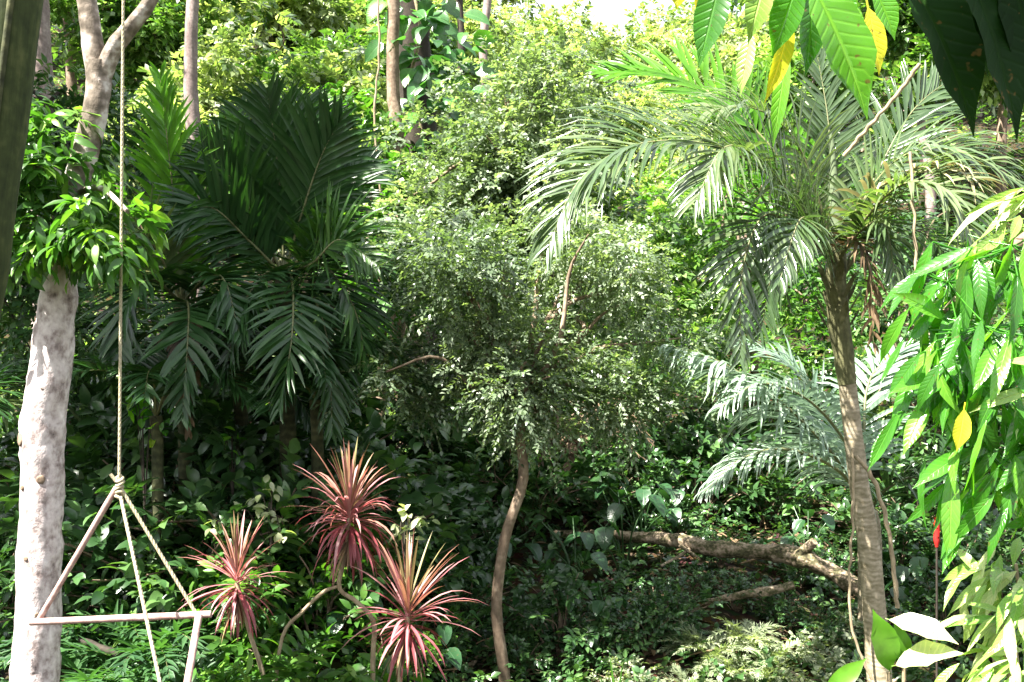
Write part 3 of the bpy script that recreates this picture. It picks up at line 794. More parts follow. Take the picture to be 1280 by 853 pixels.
# palm C: low drooping young palm under them
cC = P(300, 480, 8.4)
frC = [(arc_frond(cC, az, el, ln, sg), dict(L=.42, tint=rngp.uniform(.1, .5))) for az, el, ln, sg in [(185, 65, 1.7, 120), (235, 70, 1.8, 110), (285, 68, 1.7, 110), (330, 65, 1.7, 110), (0, 60, 1.6, 120), (200, 50, 1.3, 130), (250, 40, 1.3, 120), (300, 50, 1.2, 120), (340, 45, 1.3, 130), (20, 55, 1.2, 120), (270, 70, 1.3, 120), (170, 60, 1.3, 110), (225, 20, 1.1, 90), (320, 15, 1.1, 80)]]
palm('feather_palm', 'low shadowed palm with drooping fronds under the taller palms', gp(300, 8.4, 0), [gp(300, 8.4, -.2), P(302, 560, 8.4), cC], [.06, .055, .06], frC, M['palm_dark'], M['palm_green_bark'], r=.012, tint=.3, droop=.28, n=42, W=.028)
# palm E: another low clump before the stems
cE = P(395, 500, 7.3)
frE = [(arc_frond(cE, az, el, ln, sg), dict(L=.36, tint=rngp.uniform(.1, .5))) for az, el, ln, sg in [(190, 65, 1.2, 120), (235, 60, 1.1, 120), (285, 60, 1.1, 120), (330, 60, 1.2, 130), (20, 60, 1.2, 120), (80, 70, 1.2, 110), (140, 65, 1.2, 120), (260, 30, .9, 80)]]
palm('feather_palm', 'small dark palm just above the tall red cordyline', gp(398, 7.3, 0), [gp(398, 7.3, -.2), P(397, 570, 7.3), cE], [.05, .045, .05], frE, M['palm_dark'], M['palm_green_bark'], r=.01, tint=.3, droop=.28, n=38, W=.026)
cF = P(195, 520, 7.0)
frF = [(arc_frond(cF, az, el, ln, sg), dict(L=.34, tint=rngp.uniform(.1, .5))) for az, el, ln, sg in [(190, 65, 1.0, 120), (235, 60, 1.0, 120), (285, 60, 1.0, 120), (330, 60, 1.1, 130), (20, 60, 1.1, 120), (80, 70, 1.1, 110), (140, 65, 1.1, 120)]]
palm('feather_palm', 'small dark palm between the hanging rope and the taller palm stems', gp(198, 7.0, 0), [gp(198, 7.0, -.2), P(197, 580, 7.0), cF], [.045, .04, .045], frF, M['palm_dark'], M['palm_green_bark'], r=.01, tint=.3, droop=.28, n=36, W=.026)
# palm D: small, at the left edge
cD = P(-70, 520, 6.6)
frD = [(arc_frond(cD, az, el, ln, sg), dict(L=.36, tint=tn, leafmat=lf)) for az, el, ln, sg, tn, lf in [(350, 30, .75, 80, .95, M['palm_grey']), (320, 45, .8, 110, .4, M['palm_dark']), (20, 45, .9, 110, .3, M['palm_dark']), (60, 50, .9, 100, .3, M['palm_dark']), (280, 40, .8, 100, .3, M['palm_dark'])]]
palm('feather_palm', 'small dim palm with an olive drooping frond tip beside the white trunk', gp(-80, 6.6, 0), [gp(-80, 6.6, -.2), P(-76, 640, 6.6), cD], [.05, .05, .05], frD, M['palm_dark'], M['palm_green_bark'], r=.01, droop=.3, n=30, W=.03)

# ------------------------------------------------------------------ the leaning palm at the right
Yp = 6.5
cR = P(1045, 330, Yp)
frR = [([cR, P(985, 240, 6.3), P(900, 185, 6.0), P(800, 180, 5.8), P(725, 225, 5.7), P(685, 310, 5.65)], dict(L=.60, n=96, W=.021, tint=.6, droop=.42, vee=18, hint=(-.2, -.7, .8))),
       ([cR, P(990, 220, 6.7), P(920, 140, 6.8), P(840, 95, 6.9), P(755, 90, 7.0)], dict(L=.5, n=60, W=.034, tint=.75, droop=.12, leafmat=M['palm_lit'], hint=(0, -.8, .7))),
       ([cR, P(1000, 260, 6.1), P(950, 200, 5.8), P(905, 185, 5.5), P(870, 250, 5.4)], dict(L=.55, n=80, W=.021, tint=.8, droop=.35, hint=(-.1, -.8, .6))),
       ([cR, P(1000, 290, 6.2), P(955, 270, 5.9), P(928, 340, 5.8), P(925, 450, 5.8)], dict(L=.40, n=56, tint=.5, droop=.35, hint=(-.3, -1, .2))),
       ([cR, P(1020, 240, 6.5), P(990, 170, 6.4), P(940, 135, 6.2), P(870, 140, 6.1)], dict(L=.5, n=56, tint=.9, droop=.4, hint=(0, -.6, .8))),
       ([cR, P(1040, 240, 6.6), P(1035, 150, 6.7), P(1020, 60, 6.8)], dict(L=.4, n=50, tint=.45, hint=(0, -1, 0), droop=.15)),
       ([cR, P(1080, 250, 6.4), P(1130, 195, 6.2), P(1200, 190, 6.0), P(1290, 240, 5.9)], dict(L=.48, n=60, tint=.7, droop=.5, hint=(0, -.5, .8))),
       ([cR, P(1085, 270, 6.1), P(1130, 230, 5.8), P(1185, 240, 5.6), P(1225, 320, 5.5)], dict(L=.42, n=52, tint=.85, droop=.5, hint=(0, -.6, .8))),
       ([cR, P(1090, 230, 6.8), P(1140, 140, 7.0), P(1200, 90, 7.2)], dict(L=.45, n=50, tint=.4, droop=.2, hint=(0, -.8, .5))),
       ([cR, P(1090, 300, 6.9), P(1150, 290, 7.2), P(1200, 340, 7.4)], dict(L=.42, n=46, tint=.3, droop=.4)),
       ([cR, P(1000, 300, 7.0), P(940, 300, 7.4), P(890, 360, 7.6)], dict(L=.42, n=46, tint=.3, droop=.4)),
       ([cR, P(1020, 290, 6.0), P(1000, 275, 5.6), P(975, 350, 5.4)], dict(L=.36, n=44, tint=.6, droop=.4, hint=(-.2, -1, .3))),
       ([cR, P(1010, 300, 6.8), P(970, 330, 7.0), P(950, 420, 7.1)], dict(L=.40, n=44, tint=.35, droop=.35, hint=(-.3, -1, .2))),
       ([cR, P(1065, 300, 6.25), P(1085, 330, 6.15), P(1092, 430, 6.2)], dict(L=.26, n=36, tint=.5, droop=.6, leafmat=M['dead_leaf'], broken=.3, jit=.25)),
       ([cR, P(1080, 250, 6.2), P(1150, 215, 5.9), P(1220, 225, 5.7), P(1270, 300, 5.6)], dict(L=.32, n=40, tint=.8, droop=.6, leafmat=M['dead_pale'], broken=.25, jit=.22)),
       ([cR, P(1075, 290, 6.2), P(1105, 280, 6.0), P(1120, 350, 5.9)], dict(L=.36, n=40, tint=.55, droop=.4, hint=(.2, -1, .3)))]
pr = palm('areca_palm', 'slim leaning palm with ringed trunk and wide arching feather fronds', gp(1112, Yp, 0),
          [gp(1114, Yp, -.2), P(1100, 853, Yp), P(1088, 700, Yp), P(1072, 590, Yp), P(1058, 470, Yp), P(1048, 400, Yp)], [.086, .079, .071, .062, .057, .06], frR, M['palm_grey'], M['palm_bark'], r=.012, n=52, W=.022)
lm = LM()
tube(lm, catmull([P(1059, 480, Yp), P(1051, 420, Yp), P(1045, 350, Yp), P(1045, 300, Yp)], 16), np.interp(np.linspace(0, 1, 16), [0, .3, .7, 1], [.062, .066, .07, .055]), 14, .5, 0, rough=.15)
for k in range(26):      # split fibrous leaf bases round the head
    a = k * 2.4; q = P(1046, 415 - k * 4, Yp) + np.array((math.cos(a) * .06, math.sin(a) * .06, 0))
    leaves(lm, [q], [unit((math.cos(a) * .45, math.sin(a) * .45, 1))], [unit((math.cos(a), math.sin(a), -.2))], .22, .05, LANCE, -.1, .5)
lm.build('fibrous_head', [M['palm_fibre']], pr)
lm = LM()
tube(lm, catmull([P(1045, 310, Yp), P(1043, 260, Yp + .03), P(1041, 215, Yp + .06), P(1039, 165, Yp + .1)], 14), np.linspace(.06, .014, 14), 12, .5, 0)
lm.build('crownshaft', [M['crownshaft']], pr)
# ------------------------------------------------------------------ pale sunlit coconut frond palm
cW = P(1085, 640, 7.60)
frW = [([cW, P(1055, 585, 7.50), P(985, 510, 7.30), P(905, 455, 7.20), P(835, 432, 7.10)], dict(L=.62, n=76, W=.026, tint=.8, droop=.8, a0=72, a1=40, vee=-12, jit=.1)),
       ([cW, P(1050, 590, 7.00), P(985, 562, 6.80), P(925, 575, 6.70), P(880, 615, 6.60)], dict(L=.36, n=58, W=.022, tint=.85, droop=.7, vee=5, jit=.1)),
       ([cW, P(1080, 540, 7.90), P(1090, 470, 8.10), P(1140, 440, 8.30), P(1200, 470, 8.40)], dict(L=.5, n=44, tint=.3, droop=.5)),
       ([cW, P(1110, 610, 7.40), P(1150, 600, 7.30), P(1190, 660, 7.20)], dict(L=.5, n=40, tint=.1, leafmat=M['palm_grey'], droop=.5)),
       ([cW, P(1060, 560, 7.30), P(1010, 500, 7.00), P(950, 480, 6.90), P(900, 510, 6.80)], dict(L=.5, n=60, W=.024, tint=.6, droop=.8, a0=75, a1=45, jit=.1)),
       ([cW, P(1040, 530, 8.00), P(990, 460, 8.20), P(930, 430, 8.40)], dict(L=.5, n=44, tint=.3, droop=.4))]
palm('coconut_palm', 'young palm with pale silvery fronds drooping over the fallen log', gp(1088, 7.7, 0), [gp(1088, 7.7, -.2), P(1087, 680, 7.65), cW], [.09, .09, .07], frW, M['palm_pale'], M['palm_bark'], r=.018)

# ------------------------------------------------------------------ white forked tree + swing
root = thing('white_barked_tree', 'mottled white-barked tree forking above a drooping leafy tuft', 'tree', gp(42, 5, 0))
wt = thing  # alias kept local
trunk_px = [(40, 960), (44, 853), (47, 775), (50, 690), (53, 600), (54, 530), (62, 470), (70, 400), (78, 320), (92, 240), (110, 180), (123, 120), (123, 78)]
wid = [60, 57, 54, 52, 51, 54, 50, 47, 41, 35, 31, 29, 34]
c = catmull([P(a, b, 5.0) for a, b in trunk_px], 90)
c = np.vstack([gp(36, 5.0, -.3)[None], c])
rw = np.interp(np.linspace(0, 1, 91), np.linspace(0, 1, len(wid)), wid) * 5.0 / FPX / 2
lm = LM()
tube(lm, c, rw, 22, .5, 0, rough=.13, seed=2)
lm_keep = lm
KN = []
for (kx, ky, sz) in [(33, 545, .030), (50, 392, .013), (37, 612, .014), (62, 600, .022), (45, 690, .013), (66, 480, .016), (58, 760, .012)]:
    klm = LM()
    d_ = np.linalg.norm(c - P(kx, ky, 5.0), axis=1); i_ = int(d_.argmin()); rr_ = rw[i_]
    dx = float(np.clip(P(kx, ky, 5.0)[0] - c[i_][0], -rr_ * .9, rr_ * .9))
    q = np.array((c[i_][0] + dx, c[i_][1] - math.sqrt(max(1e-6, rr_ ** 2 - dx ** 2)), c[i_][2]))
    nrm_ = unit(q - c[i_])
    ring = [q + nrm_ * o_ for o_ in (-.02, .001, .004, .002)]
    tube(klm, ring, [sz * 1.1, sz, sz * .7, sz * .2], 12, .5, 0, rough=.35, seed=kx)
    KN.append(klm)
lm = lm_keep
def limb_tube(pp, r0, r1, n=26): tube(lm, catmull(pp, n), np.linspace(r0, r1, n), 14, .5, 0, rough=.12, seed=5)
f0 = P(123, 85, 5.0)
limb_tube([P(124, 105, 5.0), P(116, 55, 5.0), P(108, 0, 5.0), P(95, -80, 5.05), P(30, -200, 5.2), P(-60, -330, 5.3)], .060, .026)
limb_tube([P(124, 105, 5.0), P(142, 62, 4.97), P(165, 32, 4.93), P(190, -3, 4.9), P(225, -80, 4.9), P(240, -200, 5.0)], .048, .025)
limb_tube([P(95, -80, 5.05), P(135, -110, 4.85), P(155, -118, 4.65), P(185, -125, 4.4)], .035, .02)
limb_tube([P(92, 245, 5.0), P(70, 215, 4.85), P(40, 210, 4.7)], .02, .01, 10)
limb_tube([P(92, 245, 5.0), P(125, 235, 4.8), P(160, 265, 4.65)], .02, .01, 10)
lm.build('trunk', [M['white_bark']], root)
for klm in KN: klm.build('bark_scar', [M['brown_bark']], root)
# lichen / dark-brown collar under the tuft
lm = LM()
rng = np.random.default_rng(17)
tuft = [lobe(70, 230, 4.85, 75, 50, .28), lobe(30, 280, 4.8, 50, 45, .25), lobe(85, 190, 4.9, 50, 40, .25), lobe(140, 280, 4.7, 45, 35, .22), lobe(90, 295, 4.75, 60, 22, .2), lobe(160, 300, 4.65, 30, 22, .15), lobe(20, 320, 4.75, 30, 25, .2), lobe(15, 220, 4.8, 40, 50, .25), lobe(60, 150, 4.95, 40, 25, .2)]
pts, dirs = lobe_points(tuft, 560, rng, inner=.3, thr=-.14, scale=4.5)
d = unit(dirs * .8 + rand_dirs(len(pts), rng) * .5 - UP * .35)
sprays(lm, pts, d, rng.uniform(.06, .13, len(pts)), 6, .115, .032, LANCE, spread=70, droop=.5, bend=.35, rng=rng)
lm.build('leafy_tuft', [M['shrub_lit']], root)
lm = LM()
top = crown_at((-6.0, 5.8, 7.8), (2.2, 1.6, .8), 8, 77) + crown_at((-4.7, 6.6, 7.7), (1.3, 1.3, .7), 5, 78) + crown_at((-7.6, 7.4, 7.6), (2.0, 1.6, .8), 6, 79) + crown_at((-5.6, 8.0, 7.9), (2.0, 1.2, .7), 5, 80)  # crown out of view, spread leftward to shade the dark palms
pts, dirs = lobe_points(top, 5200, rng, inner=.3, thr=-.3, scale=1.0)
keep = np.ones(len(pts), bool)          # gaps where the sun comes through to the trunk, swing, cordylines and one palm frond
for tgt, rad in [(P(50, 700, 5), .6), (P(55, 450, 5), .6), (P(80, 300, 5), .55), (P(120, 150, 5), .5), (P(120, 40, 5), .6), (P(150, 700, 4.6), .55), (P(150, 500, 4.6), .4), (P(440, 650, 5.9), .55), (P(296, 730, 5.8), .5), (P(505, 760, 5.5), .55),
                 (P(215, 150, 7.2), .42), (P(222, 220, 7.2), .42), (P(120, 280, 4.8), .4), (P(180, 530, 7), .3), (P(335, 640, 6.5), .4), (P(380, 820, 5.4), .5), (P(455, 420, 6.9), .22), (P(130, 750, 6.2), .35)]:
    w_ = pts - tgt; t_ = w_ @ SUN_DIR
    keep &= np.linalg.norm(w_ - t_[:, None] * SUN_DIR, axis=1) > rad
pts, dirs = pts[keep], dirs[keep]
shade_lobes = [(P(a_, b_, c_) + SUN_DIR * (7.5 - P(a_, b_, c_)[2]) / SUN_DIR[2], np.array((.55, .55, .35)), 1.0) for a_, b_, c_ in [(350, 390, 6.9), (300, 430, 6.7), (210, 420, 6.7), (420, 310, 7.1), (400, 420, 6.9), (260, 360, 7.0)]]  # unseen leaf clusters added along sun rays to keep the palm fronds shaded
mp_, md_ = lobe_points(shade_lobes, 430, rng, inner=.1, thr=-.6)
pts = np.vstack([pts, mp_]); dirs = np.vstack([dirs, md_])
limb_pts = pts[rng.choice(len(pts), 14)]
sprays(lm, pts, unit(dirs + rand_dirs(len(pts), rng) * .6), rng.uniform(.2, .4, len(pts)), 9, .15, .06, OVATE, droop=.4, rng=rng)
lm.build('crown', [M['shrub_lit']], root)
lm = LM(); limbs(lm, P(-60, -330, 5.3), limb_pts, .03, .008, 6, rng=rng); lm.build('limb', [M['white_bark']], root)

# swing
sw = thing('rope_swing', 'wooden triangle swing with pink bars hanging from one long rope', 'swing', P(150, 790, 4.6))
kn = P(149, 607, 4.62); A = P(42, 777, 4.62); B = P(252, 769, 4.62); Cc = P(219, 943, 4.1)
def twisted(p0, p1, r, n=60, sag=0.0):
    lm = LM(); q = np.linspace(0, 1, n)[:, None]
    c = np.asarray(p0) * (1 - q) + np.asarray(p1) * q
    c[:, 2] -= sag * np.sin(np.linspace(0, math.pi, n))
    for s in range(3):
        a = np.linspace(0, np.linalg.norm(np.asarray(p1) - p0) / .07 * 6.28, n) + s * 2.094
        T = unit(np.asarray(p1) - p0); U = unit(np.cross(T, (0, 1, .01))); W_ = np.cross(T, U)
        tube(lm, c + (np.cos(a)[:, None] * U + np.sin(a)[:, None] * W_) * r * .24, r * .62, 6, .5, 0)
    return lm
twisted(P(155, -118, 4.64), kn, .0085, 420).build('rope', [M['rope']], sw)
twisted(kn, B + np.array((-.03, 0, .015)), .0105, 160).build('sling_rope', [M['rope']], sw)
twisted(kn + np.array((.015, -.02, -.05)), Cc, .010, 200).build('sling_rope', [M['rope']], sw)
lm = LM()
for k in range(5):
    a = np.linspace(0, 2 * math.pi, 16)
    zc = .03 - k * .022
    ctr = kn + np.array((.004 * (k % 2), 0, zc))
    tube(lm, ctr + np.stack([np.cos(a) * .015, np.sin(a) * .015, np.sin(a + k) * .010], -1), .008, 6, .5, 0)
tube(lm, [kn + np.array((-.01, -.01, .02)), kn + np.array((-.035, -.015, .055))], .008, 6)
lm.build('knot', [M['rope']], sw)
def stick(p0, p1, r, name):
    lm = LM(); q = np.linspace(0, 1, 24)[:, None]
    c = np.asarray(p0) * (1 - q) + np.asarray(p1) * q
    tube(lm, c, r, 12, .5, 0, rough=.06, seed=3)
    return lm.build(name, [M['pink_wood']], sw)
stick(kn + np.array((-.012, 0, -.01)), A + np.array((.02, 0, 0)), .014, 'side_bar')
stick(P(38, 778, 4.60), P(264, 768, 4.60), .0165, 'seat_bar')
stick(B + np.array((0, -.04, .01)), Cc, .0165, 'front_bar')

# ------------------------------------------------------------------ dark leaning stalk, left edge
root = thing('leaning_stalk', 'thick dark olive stalk slanting past the corner beside the forked trunk', 'tree', gp(-120, 2.9, 0))
lm = LM()
c = catmull([gp(-210, 2.9, -.2), P(-90, 700, 2.95), P(-28, 300, 3.0), P(12, 0, 3.0), P(28, -150, 3.0), P(40, -400, 3.0)], 30)
tube(lm, c, np.linspace(.10, .085, 30), 18, .5, 0, rough=.05)
lm.build('trunk', [M['stalk']], root)
for off, r in ((-.015, .012), (.05, .010)):
    lm = LM(); tube(lm, c + np.array((off, -.085, 0)), r, 8, .9, 0); lm.build('ridge', [M['palm_green_bark']], root)

# ------------------------------------------------------------------ red cordylines
def cordyline(label, head, ground, Y, R, n, seed, stem_pts, squash=.42):
    rng = np.random.default_rng(seed)
    root = thing('red_cordyline', label, 'plant', stem_pts[0], 'red strap-leaved plants')
    lm = LM(); tube(lm, catmull(stem_pts, 24), np.linspace(.016, .012, 24), 8, .5, 0, rough=.12)
    lm.build('stem', [M['vine']], root)
    lm = LM()
    for k in range(n):
        q = (k + .5) / n
        el = math.radians(88 - (150 * q) * rng.uniform(.7, 1.2) + rng.normal() * 12)
        az = k * 2.39996 + rng.normal() * .2
        d = np.array((math.cos(az) * math.cos(el), math.sin(az) * math.cos(el), math.sin(el)))
        base = head + np.array((0, 0, .06 - .14 * q)) + d * .015
        ln = R * (0.8 + .3 * math.sin(math.pi * min(1, q + .15))) * rng.uniform(.6, 1.12)
        tn = np.clip(1.02 - q * 1.15 + rng.normal() * .16, 0, 1)
        strap(lm, base, d, ln, rng.uniform(.012, .023), .08 + squash * q * rng.uniform(.3, 1.6), tn, rng=rng)
    lm.build('leaf_rosette', [M['cordyline']], root)
    lm = LM()
    for k in range(26):
        az = rng.uniform(0, 6.28); d = np.array((math.cos(az) * .6, math.sin(az) * .6, rng.uniform(-1.2, -.3)))
        strap(lm, head + np.array((0, 0, -.06 - rng.uniform(0, .07))), d, R * rng.uniform(.4, .8), rng.uniform(.010, .018), .3, rng.uniform(0, 1), rng=rng)
    lm.build('dead_leaf_skirt', [M['dead_leaf']], root)
    return root
h2 = P(437, 648, 5.9); h1 = P(296, 728, 5.8); h3 = P(510, 772, 5.5)
cordyline('tall red cordyline, highest of the three, with a dense crimson tuft', h2, None, 5.9, .40, 150, 41, [gp(466, 5.9, -.1), P(466, 830, 5.9), P(467, 778, 5.9), P(445, 752, 5.9), P(424, 734, 5.9), P(432, 690, 5.9), h2], squash=.75)
cordyline('sparse rust-red cordyline with spidery leaves next to the swing', h1, None, 5.8, .33, 90, 42, [gp(345, 5.8, -.1), P(330, 850, 5.8), P(312, 790, 5.8), h1])
cordyline('low pink-red cordyline with drooping broad straps, green shoot at its foot', h3, None, 5.5, .40, 100, 43, [gp(500, 5.5, -.1), P(500, 850, 5.5), P(505, 815, 5.5), h3])
root = thing('bent_stem', 'thin bare pale stem arching under the tall red cordyline', 'plant', gp(350, 5.95, 0))
lm = LM(); tube(lm, catmull([gp(340, 5.95, -.05), P(352, 800, 5.95), P(378, 765, 5.95), P(405, 740, 5.95), P(424, 733, 5.93)], 20), .011, 8, rough=.1)
lm.build('stem', [M['vine']], root)

# ------------------------------------------------------------------ fallen logs and sticks
def wood(name, label, pts, radii, cat='log', stubs=(), bark='log_bark', sides=14, parts='trunk'):
    root = thing(name, label, cat, pts[0])
    lm = LM(); c = catmull(pts, 90)
    tube(lm, c, np.interp(np.linspace(0, 1, 90), np.linspace(0, 1, len(radii)), radii), 26, .5, 0, rough=.3, seed=4)
    lm.build(parts, [M[bark]], root)
    for (sp, r0, r1) in stubs:
        lm = LM(); tube(lm, catmull(sp, 10), np.linspace(r0, r1, 10), 10, .5, 0, rough=.15); lm.build('broken_branch', [M[bark]], root)
    return root
wood('fallen_log', 'long fallen brown trunk lying across the slope behind the leaning palm', [P(690, 668, 9.4), P(750, 669, 9.2), P(800, 672, 9.0), P(850, 676, 8.8), P(890, 686, 8.6), P(950, 690, 8.5), P(1000, 697, 8.3), P(1035, 713, 8.2), P(1085, 742, 8.0)], [.035, .042, .05, .06, .068, .068, .08, .066, .075],
     stubs=[([P(995, 697, 8.3), P(1008, 686, 8.25), P(1018, 677, 8.2)], .05, .035), ([P(866, 684, 8.7), P(850, 695, 8.6), P(826, 708, 8.5)], .02, .012), ([P(850, 682, 8.7), P(862, 690, 8.6), P(872, 697, 8.5)], .018, .01)])
wood('fallen_branch', 'shorter brown branch lying below the long fallen trunk', [P(880, 753, 8.0), P(925, 744, 7.95), P(960, 739, 7.9), P(992, 732, 7.9)], [.02, .033, .038, .034])
wood('fallen_branch', 'thin grey stick leaning beside the crooked brown trunk', [gp(575, 7.4, 0), P(590, 830, 7.4), P(600, 812, 7.4), P(622, 808, 7.4)], [.022, .02, .018, .012], cat='branch')
wood('fallen_branch', 'dark dead stick lying low under the swing', [P(100, 800, 6.2), P(140, 815, 6.1), P(185, 828, 6.0), P(215, 838, 5.9)], [.02, .022, .02, .015], cat='branch', bark='dark_bark')

# dead palm skirt / brown heap behind the middle tree
root = thing('dead_fronds', 'reddish-brown heap of dead fronds under the airy middle tree', 'dead fronds', gp(720, 9.6, 0))
rng = np.random.default_rng(51)
for k in range(7):
    b = P(rng.uniform(680, 760), rng.uniform(490, 530), 9.6)
    e = P(rng.uniform(660, 820), rng.uniform(545, 585), 9.3)
    lm = LM(); frond(lm, [b, b * .6 + e * .4 + UP * .06, e], n=16, L=.2, W=.03, droop=.25, rng=rng, tint=rng.uniform(.0, .3), r=.012)
    lm.build('frond', [M['dead_leaf'], M['vine']], root)

# ------------------------------------------------------------------ vines
def vine(label, pts, r, name='hanging_vine', n=40):
    lm = LM(); c = catmull(pts, n)
    c = c + np.array([[mnoise.noise(Vector((i * .4, 1, 2))), 0, 0] for i in range(n)]) * .012
    tube(lm, c, r, 7, .5, 0, rough=.2)
    o = lm.build(name, [M['vine']]); return tag(o, label, 'vine')
vine('pale thin vine hanging straight down beside the palm crown', [P(1138, 190, 5.6), P(1142, 260, 5.6), P(1146, 340, 5.6), P(1156, 430, 5.6), P(1166, 480, 5.6)], .008)
vine('loose vine bowing away from the leaning palm trunk', [P(1070, 570, 6.4), P(1092, 600, 6.35), P(1110, 660, 6.3), P(1118, 720, 6.3), P(1122, 760, 6.3)], .014)
vine('thin vine dangling along the shaded side of the leaning palm trunk', [P(1066, 560, 6.38), P(1066, 650, 6.3), P(1062, 720, 6.3), P(1066, 790, 6.3), P(1090, 850, 6.3)], .009)
vine('grey dead stalk slanting up through the palm crown', [P(1055, 195, 6.2), P(1085, 160, 6.1), P(1120, 120, 6.0), P(1150, 80, 5.9)], .013, name='dead_stalk')

for lab, pts_, rr in [('long grey liana hanging in front of the climber-clad trunk', [P(470, -60, 11), P(474, 60, 11), P(468, 150, 11), P(478, 260, 11)], .012)]:
    vine(lab, pts_, rr)
# red flower spike
root = thing('red_flower_spike', 'small upright red flower spike among dark leaves', 'flower', gp(1171, 5.5, 0))
lm = LM()
tube(lm, [gp(1171, 5.5, -.05), P(1171, 780, 5.5), P(1171, 682, 5.5)], .006, 6); lm.build('stem', [M['dark_bark']], root)
lm = LM()
tube(lm, catmull([P(1171, 684, 5.5), P(1171, 668, 5.5), P(1171, 646, 5.5)], 12), np.interp(np.linspace(0, 1, 12), [0, .3, .8, 1], [.010, .018, .015, .003]), 10, .5, 0, rough=.2)
for k in range(14):
    a = k * 2.4; q = P(1171, 682 - k * 2.4, 5.5)
    leaves(lm, [q], [unit((math.cos(a) * .5, math.sin(a) * .5, 1))], [np.array((math.cos(a), math.sin(a), -.3))], .045, .02, OVATE, -.1, .5)
lm.build('flower', [M['red']], root)

# ------------------------------------------------------------------ shrubs (prototypes + copies)
def shrub_proto(name, label, leaf, seed, R=.5, H=.8, stems=16, L=.11, W=.05, m=7, tmpl=OVATE, group=None, droop=.3, n_extra=3, slen=.22, cat='shrub'):
    rng = np.random.default_rng(seed)
    root = thing(name, label, cat, (0, 0, 0), group)
    st, lf = LM(), LM()
    O, D = [], []
    for k in range(stems):
        a = rng.uniform(0, 6.28); lean = rng.uniform(.1, 1.0)
        end = np.array((math.cos(a) * R * lean, math.sin(a) * R * lean, H * rng.uniform(.45, 1.05) * (1 - .35 * lean)))
        mid = end * np.array((.4, .4, .65)) + rng.normal(size=3) * .03
        c = catmull([(0, 0, -.15), mid, end], 10)
        tube(st, c, np.linspace(.009, .004, 10), 5, .5, 0, cap=False)
        for j in range(n_extra):
            i = rng.integers(3, 10); O.append(c[i]); D.append(unit(unit(end) + rng.normal(size=3) * .6))
        O.append(c[-1]); D.append(unit(unit(end) + rng.normal(size=3) * .3))
    sprays(lf, np.array(O), np.array(D), slen, m, L, W, tmpl, spread=65, droop=droop, rng=rng, bend=.3)
    st.build('stem', [M['brown_bark']], root)
    lf.build('foliage', [M[leaf] if isinstance(leaf, str) else leaf], root)
    return root

def scatter(proto, spots, seed=1, dz=0.0):
    r = random.Random(seed)
    for i, (px, Y, s) in enumerate(spots):
        X = (px - 640) / FPX * Y
        loc = (X, Y, float(gh(X, Y)) + dz)
        if i == 0:
            proto.location = loc; proto.scale = (s, s, s); proto.rotation_euler = (0, 0, r.uniform(0, 6))
        else:
            dup(proto, loc, r.uniform(0, 6.28), s * r.uniform(.9, 1.1))

G1 = 'dark glossy shrubs of the shaded undergrowth'
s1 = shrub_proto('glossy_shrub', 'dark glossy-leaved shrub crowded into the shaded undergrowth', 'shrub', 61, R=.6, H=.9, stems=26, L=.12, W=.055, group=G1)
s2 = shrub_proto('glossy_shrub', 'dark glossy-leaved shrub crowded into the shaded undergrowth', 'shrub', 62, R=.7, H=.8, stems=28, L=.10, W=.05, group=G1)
scatter(s1, [(560, 9.0, 1.0), (700, 10.0, .95), (620, 9.6, 1.2), (800, 10.3, 1.0), (540, 10.2, 1.3), (880, 10.4, 1.0), (960, 10.2, .95), (470, 9.0, 1.1), (700, 7.6, .8), (790, 10.4, .8),
             (100, 9.4, 1.3), (180, 9.0, 1.2), (1000, 11.2, 1.3), (1150, 9.5, 1.1), (1230, 9.8, 1.2), (1120, 8.8, .8), (1210, 8.2, .9), (420, 9.6, 1.3), (60, 8.0, 1.2), (0, 7.4, 1.2), (200, 8.0, 1.5), (270, 8.0, 1.5), (330, 8.2, 1.5), (390, 8.2, 1.5), (440, 8.3, 1.4), (150, 8.6, 1.6), (230, 8.9, 1.8), (480, 8.2, 1.2), (360, 9.3, 1.9), (300, 10.2, 2.0), (420, 10.4, 2.0), (180, 10.2, 2.0), (1180, 7.4, .7), (1260, 7.6, .8)], 3)
scatter(s2, [(580, 7.9, .7), (690, 8.0, .45), (760, 9.9, .8), (840, 9.6, .6), (520, 8.6, 1.0), (660, 9.6, 1.1), (740, 7.4, .55), (600, 10.8, 1.4), (720, 11.0, 1.3), (850, 11.3, 1.2), (330, 9.2, 1.2), (250, 9.4, 1.2), (400, 8.6, 1.1),
             (1080, 9.8, 1.0), (930, 11.6, 1.2), (1250, 8.8, 1.0), (30, 9.6, 1.4), (240, 7.1, 1.5), (320, 7.4, 1.6), (280, 7.6, 1.7), (370, 7.5, 1.5), (430, 7.8, 1.5), (170, 7.4, 1.5), (120, 7.2, 1.2), (480, 7.6, 1.1), (870, 8.2, .42), (920, 8.1, .4), (970, 8.0, .4), (1020, 7.9, .4), (840, 7.7, .5), (900, 8.9, .42), (1000, 8.8, .42), (820, 7.9, .4), (1050, 7.6, .45), (1030, 8.9, .6), (790, 7.6, .4), (550, 7.3, .6), (650, 7.3, .55), (810, 7.5, .5), (140, 8.0, 1.0)], 4)
G2 = 'sunlit green bushes round the swing and cordylines'
s3 = shrub_proto('leafy_bush', 'fresh green bush with small pointed leaves around the red cordylines', 'shrub_lit', 63, R=.45, H=.7, stems=20, L=.10, W=.04, group=G2)
